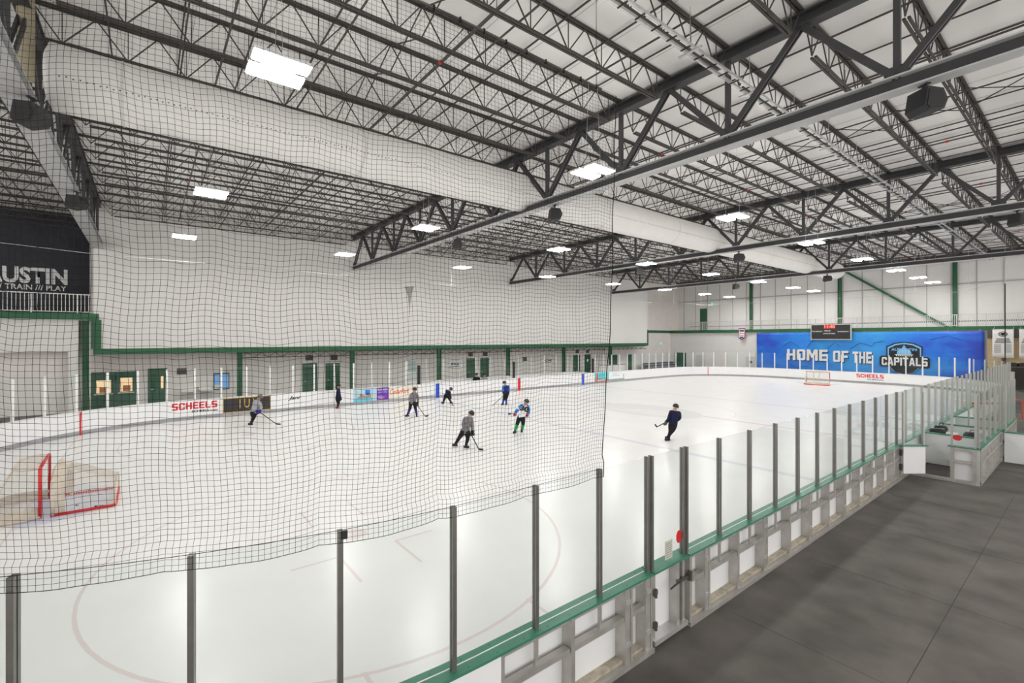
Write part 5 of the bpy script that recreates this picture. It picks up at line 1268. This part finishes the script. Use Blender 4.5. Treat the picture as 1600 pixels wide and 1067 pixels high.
def door_end(n, x0, x1, zt, label, m, y=YE):
    b = MB(); b.box(x0, x1, y-0.05, y, -0.03, zt); b.box(x0-0.06, x0, y-0.06, y, -0.03, zt+0.06); b.box(x1, x1+0.06, y-0.06, y, -0.03, zt+0.06); b.box(x0, x1, y-0.06, y, zt, zt+0.06)
    o = tag(b.build('door_%d' % n, m), label, 'door', kind='structure')
    b = MB(); b.box(x1-0.2, x1-0.1, y-0.1, y-0.05, 1.0, 1.04); b.build('door_handle', M_galv, o)
    return o
door_end(10, -33.2, -31.6, 2.3, 'green double door in the far corner of the end wall', M_gdoor)
door_end(11, -30.0, -28.9, 2.05, 'pale grey door on the end wall behind the glass', mat('pale_grey_door', (0.6, 0.59, 0.57), 0.5))
o = door_end(12, -23.4, -22.4, 2.0, 'pale grey door with a round dark emblem beside the blue banner', mat('pale_grey_door', (0.6, 0.59, 0.57)))
b = MB(); b.prism([(0.22*cos(i*pi/6), 0.16*sin(i*pi/6)) for i in range(12)], (-22.85, YE-0.052, 1.4), (1,0,0), EZ, 0.004); b.build('round_emblem', mat('dark_grey_print', (0.12, 0.11, 0.11)), o)
b = MB(); b.box(-30.6, -29.5, YU-0.07, YU-0.036, 5.3, 8.5); tag(b.build('door_13', M_gdoor), 'tall green door on the end gallery left of the wall columns', 'door', kind='structure')

def vent(y, z, label, w_=0.55, h=0.42):
    e = empty('wall_vent', (XL, y, z), label, 'vent', 'dark vents on the far wall')
    b = MB(); b.box(XL, XL+0.03, y-w_/2, y+w_/2, z-h/2, z+h/2); gf = b.build('grille_frame', M_vent, e)
    for i in range(4):
        b = MB(); zz = z - h/2 + 0.06 + i*(h-0.12)/3; b.box(XL+0.03, XL+0.045, y-w_/2+0.03, y+w_/2-0.03, zz-0.02, zz+0.01); b.build('louvre', M_joist, gf)
for y, z, lb in ((7.66, 2.13, 'dark vent between the lit green door and the blue screen'), (15.89, 2.84, 'dark vent above the left green door of the left pair'), (17.82, 2.82, 'dark vent above the right green door of the left pair'),
                 (31.06, 2.82, 'dark vent above the door next to the AWAY sign'), (32.84, 2.8, 'dark vent above the second door right of the AWAY sign'), (38.08, 2.12, 'dark vent left of the HOME sign'), (46.2, 2.8, 'dark vent above the glazed-off green door right of HOME'), (48.0, 2.78, 'dark vent above the dark green door with a notice')):
    vent(y, z, lb)
def sign(y0, y1, z0, z1, txt, label):
    e = empty('wall_sign', (XL, (y0+y1)/2, z0), label, 'sign')
    b = MB(); b.box(XL, XL+0.03, y0, y1, z0, z1); b.build('panel', mat('bright_white_sign', (0.95, 0.95, 0.95), 0.5), e)
    text_part('lettering', txt, (XL+0.03, y0+0.12, z0+0.12), EY, EZ, (y1-y0)-0.24, (z1-z0)-0.2, M_txtk, e, bold=0.035, t=0.004)
    b = MB(); b.box(XL+0.03, XL+0.034, y0, y1-0.3, z0, z0+0.06); b.build('green_edge', M_gdoor, e)
sign(28.65, 30.1, 1.62, 2.14, 'AWAY', 'white sign reading AWAY above the left team bench'); sign(40.7, 42.2, 1.62, 2.12, 'HOME', 'white sign reading HOME above the right team bench')
# office windows at the left
def office(n, y0, y1, z0, z1, label):
    b = MB(); b.box(XL, XL+0.04, y0-0.25, y1+0.25, -0.03, 2.25); b.box(XL+0.04, XL+0.06, y0-0.05, y1+0.05, z0-0.05, z1+0.05)
    o = tag(b.build('window_%d' % n, M_gdoor), label, 'window', kind='structure')
    b = MB(); b.box(XL+0.06, XL+0.066, y0, y1, z0, z1); b.build('lit_pane', M_warm, o)
    b = MB(); b.box(XL+0.066, XL+0.07, y0+0.22*(y1-y0), y0+0.85*(y1-y0), z0+0.02, z0+0.45*(z1-z0)); b.build('pale_goods', mat('pale_goods_print', (0.55, 0.56, 0.62) if n == 2 else (0.45, 0.16, 0.05), 0.7), o)
    b = MB(); b.box(XL+0.04, XL+0.16, y0-0.1, y1+0.1, z0-0.09, z0-0.05); b.build('counter_ledge', M_rail, o)
office(1, 3.3, 4.0, 0.95, 1.75, 'green framed service window with orange and green goods'); office(2, 4.45, 5.05, 0.98, 1.85, 'green framed service window with pale goods')
b = MB(); b.box(XL, XL+0.06, 9.5, 10.45, 0.75, 1.92); sc = tag(b.build('wall_screen', M_vent), 'blue picture screen on the far wall left of a green column', 'screen')
b = MB(); b.box(XL+0.06, XL+0.065, 9.55, 10.4, 0.82, 1.82); b.build('picture', mat('blue_screen_picture', (0.16, 0.30, 0.55), 0.4, emit=(0.2, 0.42, 0.8), estr=0.35), sc)
b = MB(); b.box(XL+0.065, XL+0.067, 9.55, 9.9, 0.82, 1.1); b.build('pale_corner', M_txtw, sc)
b = MB(); b.box(XL, XL+0.05, 24.1, 25.2, -0.03, 2.45)
o = tag(b.build('window_3', M_rail), 'pale glazed door on the far wall behind the cream advert', 'window', kind='structure')
b = MB(); b.box(XL+0.05, XL+0.056, 24.2, 25.1, 1.35, 2.35); b.build('upper_pane', mat('pale_green_pane', (0.5, 0.6, 0.58), 0.2), o)
b = MB(); b.box(XL+0.05, XL+0.056, 24.2, 25.1, 0.2, 1.25); b.build('lower_pane', mat('white_lit_pane', (0.72, 0.76, 0.74), 0.3), o)
# exit signs
for i, (p, lb) in enumerate((((-33.95, 62.9, 3.55), 'small green exit light on the far corner wall'), ((-28.9, YU-0.2, 9.0), 'small green exit light high on the end wall'))):
    b = MB(); b.box(p[0], p[0]+0.25, p[1]-0.03, p[1], p[2], p[2]+0.15); b.box(p[0]+0.1, p[0]+0.15, p[1], p[1]+0.03, p[2]+0.05, p[2]+0.2)
    tag(b.build('exit_sign', mat('exit_green', (0.05, 0.6, 0.3), 0.4, emit=(0.05, 0.9, 0.45), estr=1.0)), lb, 'sign', 'green exit lights')
# barriers and dark seating near the far corner
e = empty('spectator_bench', (-31, 61, 0), 'dark blue tiered seating in the far corner behind the glass', 'seating')
for i in range(3):
    b = MB(); b.box(-33.4+0.55*i, -32.9+0.55*i, 57.8, 64.8, 0.95-0.28*i, 1.05-0.28*i); b.build('seat_row', mat('navy_seat_plastic', (0.03, 0.035, 0.09), 0.5), e)
    b = MB(); b.box(-33.35+0.55*i, -32.95+0.55*i, 57.9, 64.7, -0.03, 0.95-0.28*i); b.build('riser', M_kick, e)
for i in range(4):
    e = empty('portable_panel', (-29.5, 44.9+1.15*i, 0), ['first', 'second', 'third', 'fourth'][i] + ' white portable panel from the left behind the far glass', 'panel', 'white portable panels behind the glass')
    b = MB(); b.box(-29.52, -29.48, 44.9+1.15*i, 45.9+1.15*i, 0.1, 1.35); b.build('sheet', M_board, e)
    b = MB(); b.box(-29.54, -29.46, 44.9+1.15*i, 45.9+1.15*i, 1.35, 1.42); b.build('top_strip', mat('brown_strip', (0.32, 0.14, 0.10), 0.6), e)
    b = MB(); b.box(-29.7, -29.3, 45.0+1.15*i, 45.06+1.15*i, -0.03, 0.1); b.box(-29.7, -29.3, 45.74+1.15*i, 45.8+1.15*i, -0.03, 0.1); b.build('foot', M_galv, e)
for y, lb in ((8.0, 'left white stacking seat below the dark vent on the left'), (9.0, 'right white stacking seat below the blue screen')):
    e = empty('side_bench', (XL+0.5, y, 0), lb, 'bench', 'white seats along the far wall')
    b = MB(); b.box(XL+0.25, XL+0.75, y-0.38, y+0.38, 0.78, 0.86); b.build('seat', M_rail, e)
    b = MB(); b.box(XL+0.2, XL+0.25, y-0.38, y+0.38, 0.86, 1.05); b.build('backrest', M_rail, e)
    for dx in (0.3, 0.7):
        for dy in (-0.33, 0.33): b = MB(); b.box(XL+dx-0.02, XL+dx+0.02, y+dy-0.02, y+dy+0.02, -0.03, 0.78); b.build('leg', M_galv, e)

# ================================================================== BEHIND THE FAR RIGHT CORNER
b = MB(); b.box(-2.4, 6, YE-0.3, YE-0.27, 1.9, 4.4); b.build('tan_panel', M_tan, wall_end)
b = MB(); b.box(-2.4, 6, YE-0.45, YE-0.27, 4.4, 5.08); b.build('dark_header', M_vent, wall_end)
b = MB(); b.box(-1.55, -1.3, YE-0.4, YE-0.3, 1.9, 4.4); b.build('dark_upright', M_vent, wall_end)
b = MB(); b.box(-2.4, 6, YE-0.5, YE-0.27, -0.03, 1.9); b.build('dark_recess', mat('dark_grey_storage', (0.06, 0.055, 0.05), 0.7), wall_end)
e = empty('crate', (-1.2, 63.2, 0), 'pale grey storage crate beyond the far right glass', 'crate')
b = MB(); b.box(-2.2, -0.65, 62.9, 63.7, 0.15, 1.55); b.build('body', mat('pale_pinkish_crate', (0.55, 0.50, 0.46), 0.6), e)
b = MB(); b.box(-2.1, -0.75, 63.0, 63.6, -0.03, 0.15); b.build('skid', M_vent, e)
b = MB(); b.box(-2.05, -1.9, 62.885, 62.9, 1.15, 1.3); b.build('red_label', M_red, e)
e = empty('storage_box', (-2.0, 63.5, 1.55), 'tan box lying on the pale crate', 'box')
b = MB(); b.box(-2.15, -1.1, 63.05, 63.6, 1.55, 1.98); b.build('body', M_tan, e); b = MB(); b.box(-2.18, -1.07, 63.02, 63.63, 1.94, 2.02); b.build('lid', M_tan, e)
for i, x in enumerate((-0.8, -0.15, 0.5)):
    b = MB(); b.tube([(x, 64.0, 1.98), (x, 64.0, 2.26)], 0.36, 16); b.tube([(x, 64.0, 2.26), (x, 64.0, 2.30)], 0.22, 12)
    tag(b.build('tyre', M_black), 'black tyre on the rear shelf, %s from the left' % ['first', 'second', 'third'][i], 'tyre', 'black tyres on the shelf')
e = empty('shelf_unit', (-0.2, 64.0, 0), 'dark shelf behind the crate carrying black tyres', 'shelf')
b = MB(); b.box(-1.3, 1.0, 63.65, 64.5, 1.90, 1.98); b.build('board', M_vent, e)
for x in (-1.25, 0.95): b = MB(); b.box(x-0.04, x+0.04, 64.3, 64.45, -0.03, 1.9); b.build('leg', M_vent, e)
def frame(x, y, label, rz):
    e = empty('training_frame', (x, y, -0.03), label, 'frame', 'red tube frames beyond the boxes', rz=rz)
    for sy in (-0.35, 0.35):
        b = MB(); b.tube([(-0.4, sy, 0.03), (0.1, sy, 0.03), (0.1, sy, 0.95), (0.0, sy, 1.0)], 0.03, 6); b.build('side_tube', mat('orange_red_tube', (0.62, 0.06, 0.03), 0.45), e)
    b = MB(); b.tube([(0.0, -0.35, 1.0), (0.0, 0.35, 1.0)], 0.03, 6); b.build('cross_tube', mat('orange_red_tube', (0.6, 0.06, 0.03)), e)
    b = MB(); b.tube([(-0.4, -0.35, 0.03), (-0.4, 0.35, 0.03)], 0.03, 6); b.build('foot_tube', mat('orange_red_tube', (0.6, 0.06, 0.03)), e)
frame(0.95, 44.0, 'orange-red tube frame standing beyond the penalty boxes', 0.5)
goal('hockey_goal', (0.55, 38.4, -0.03), (0, 0, -2.4), 'spare hockey goal stored beyond the penalty boxes')
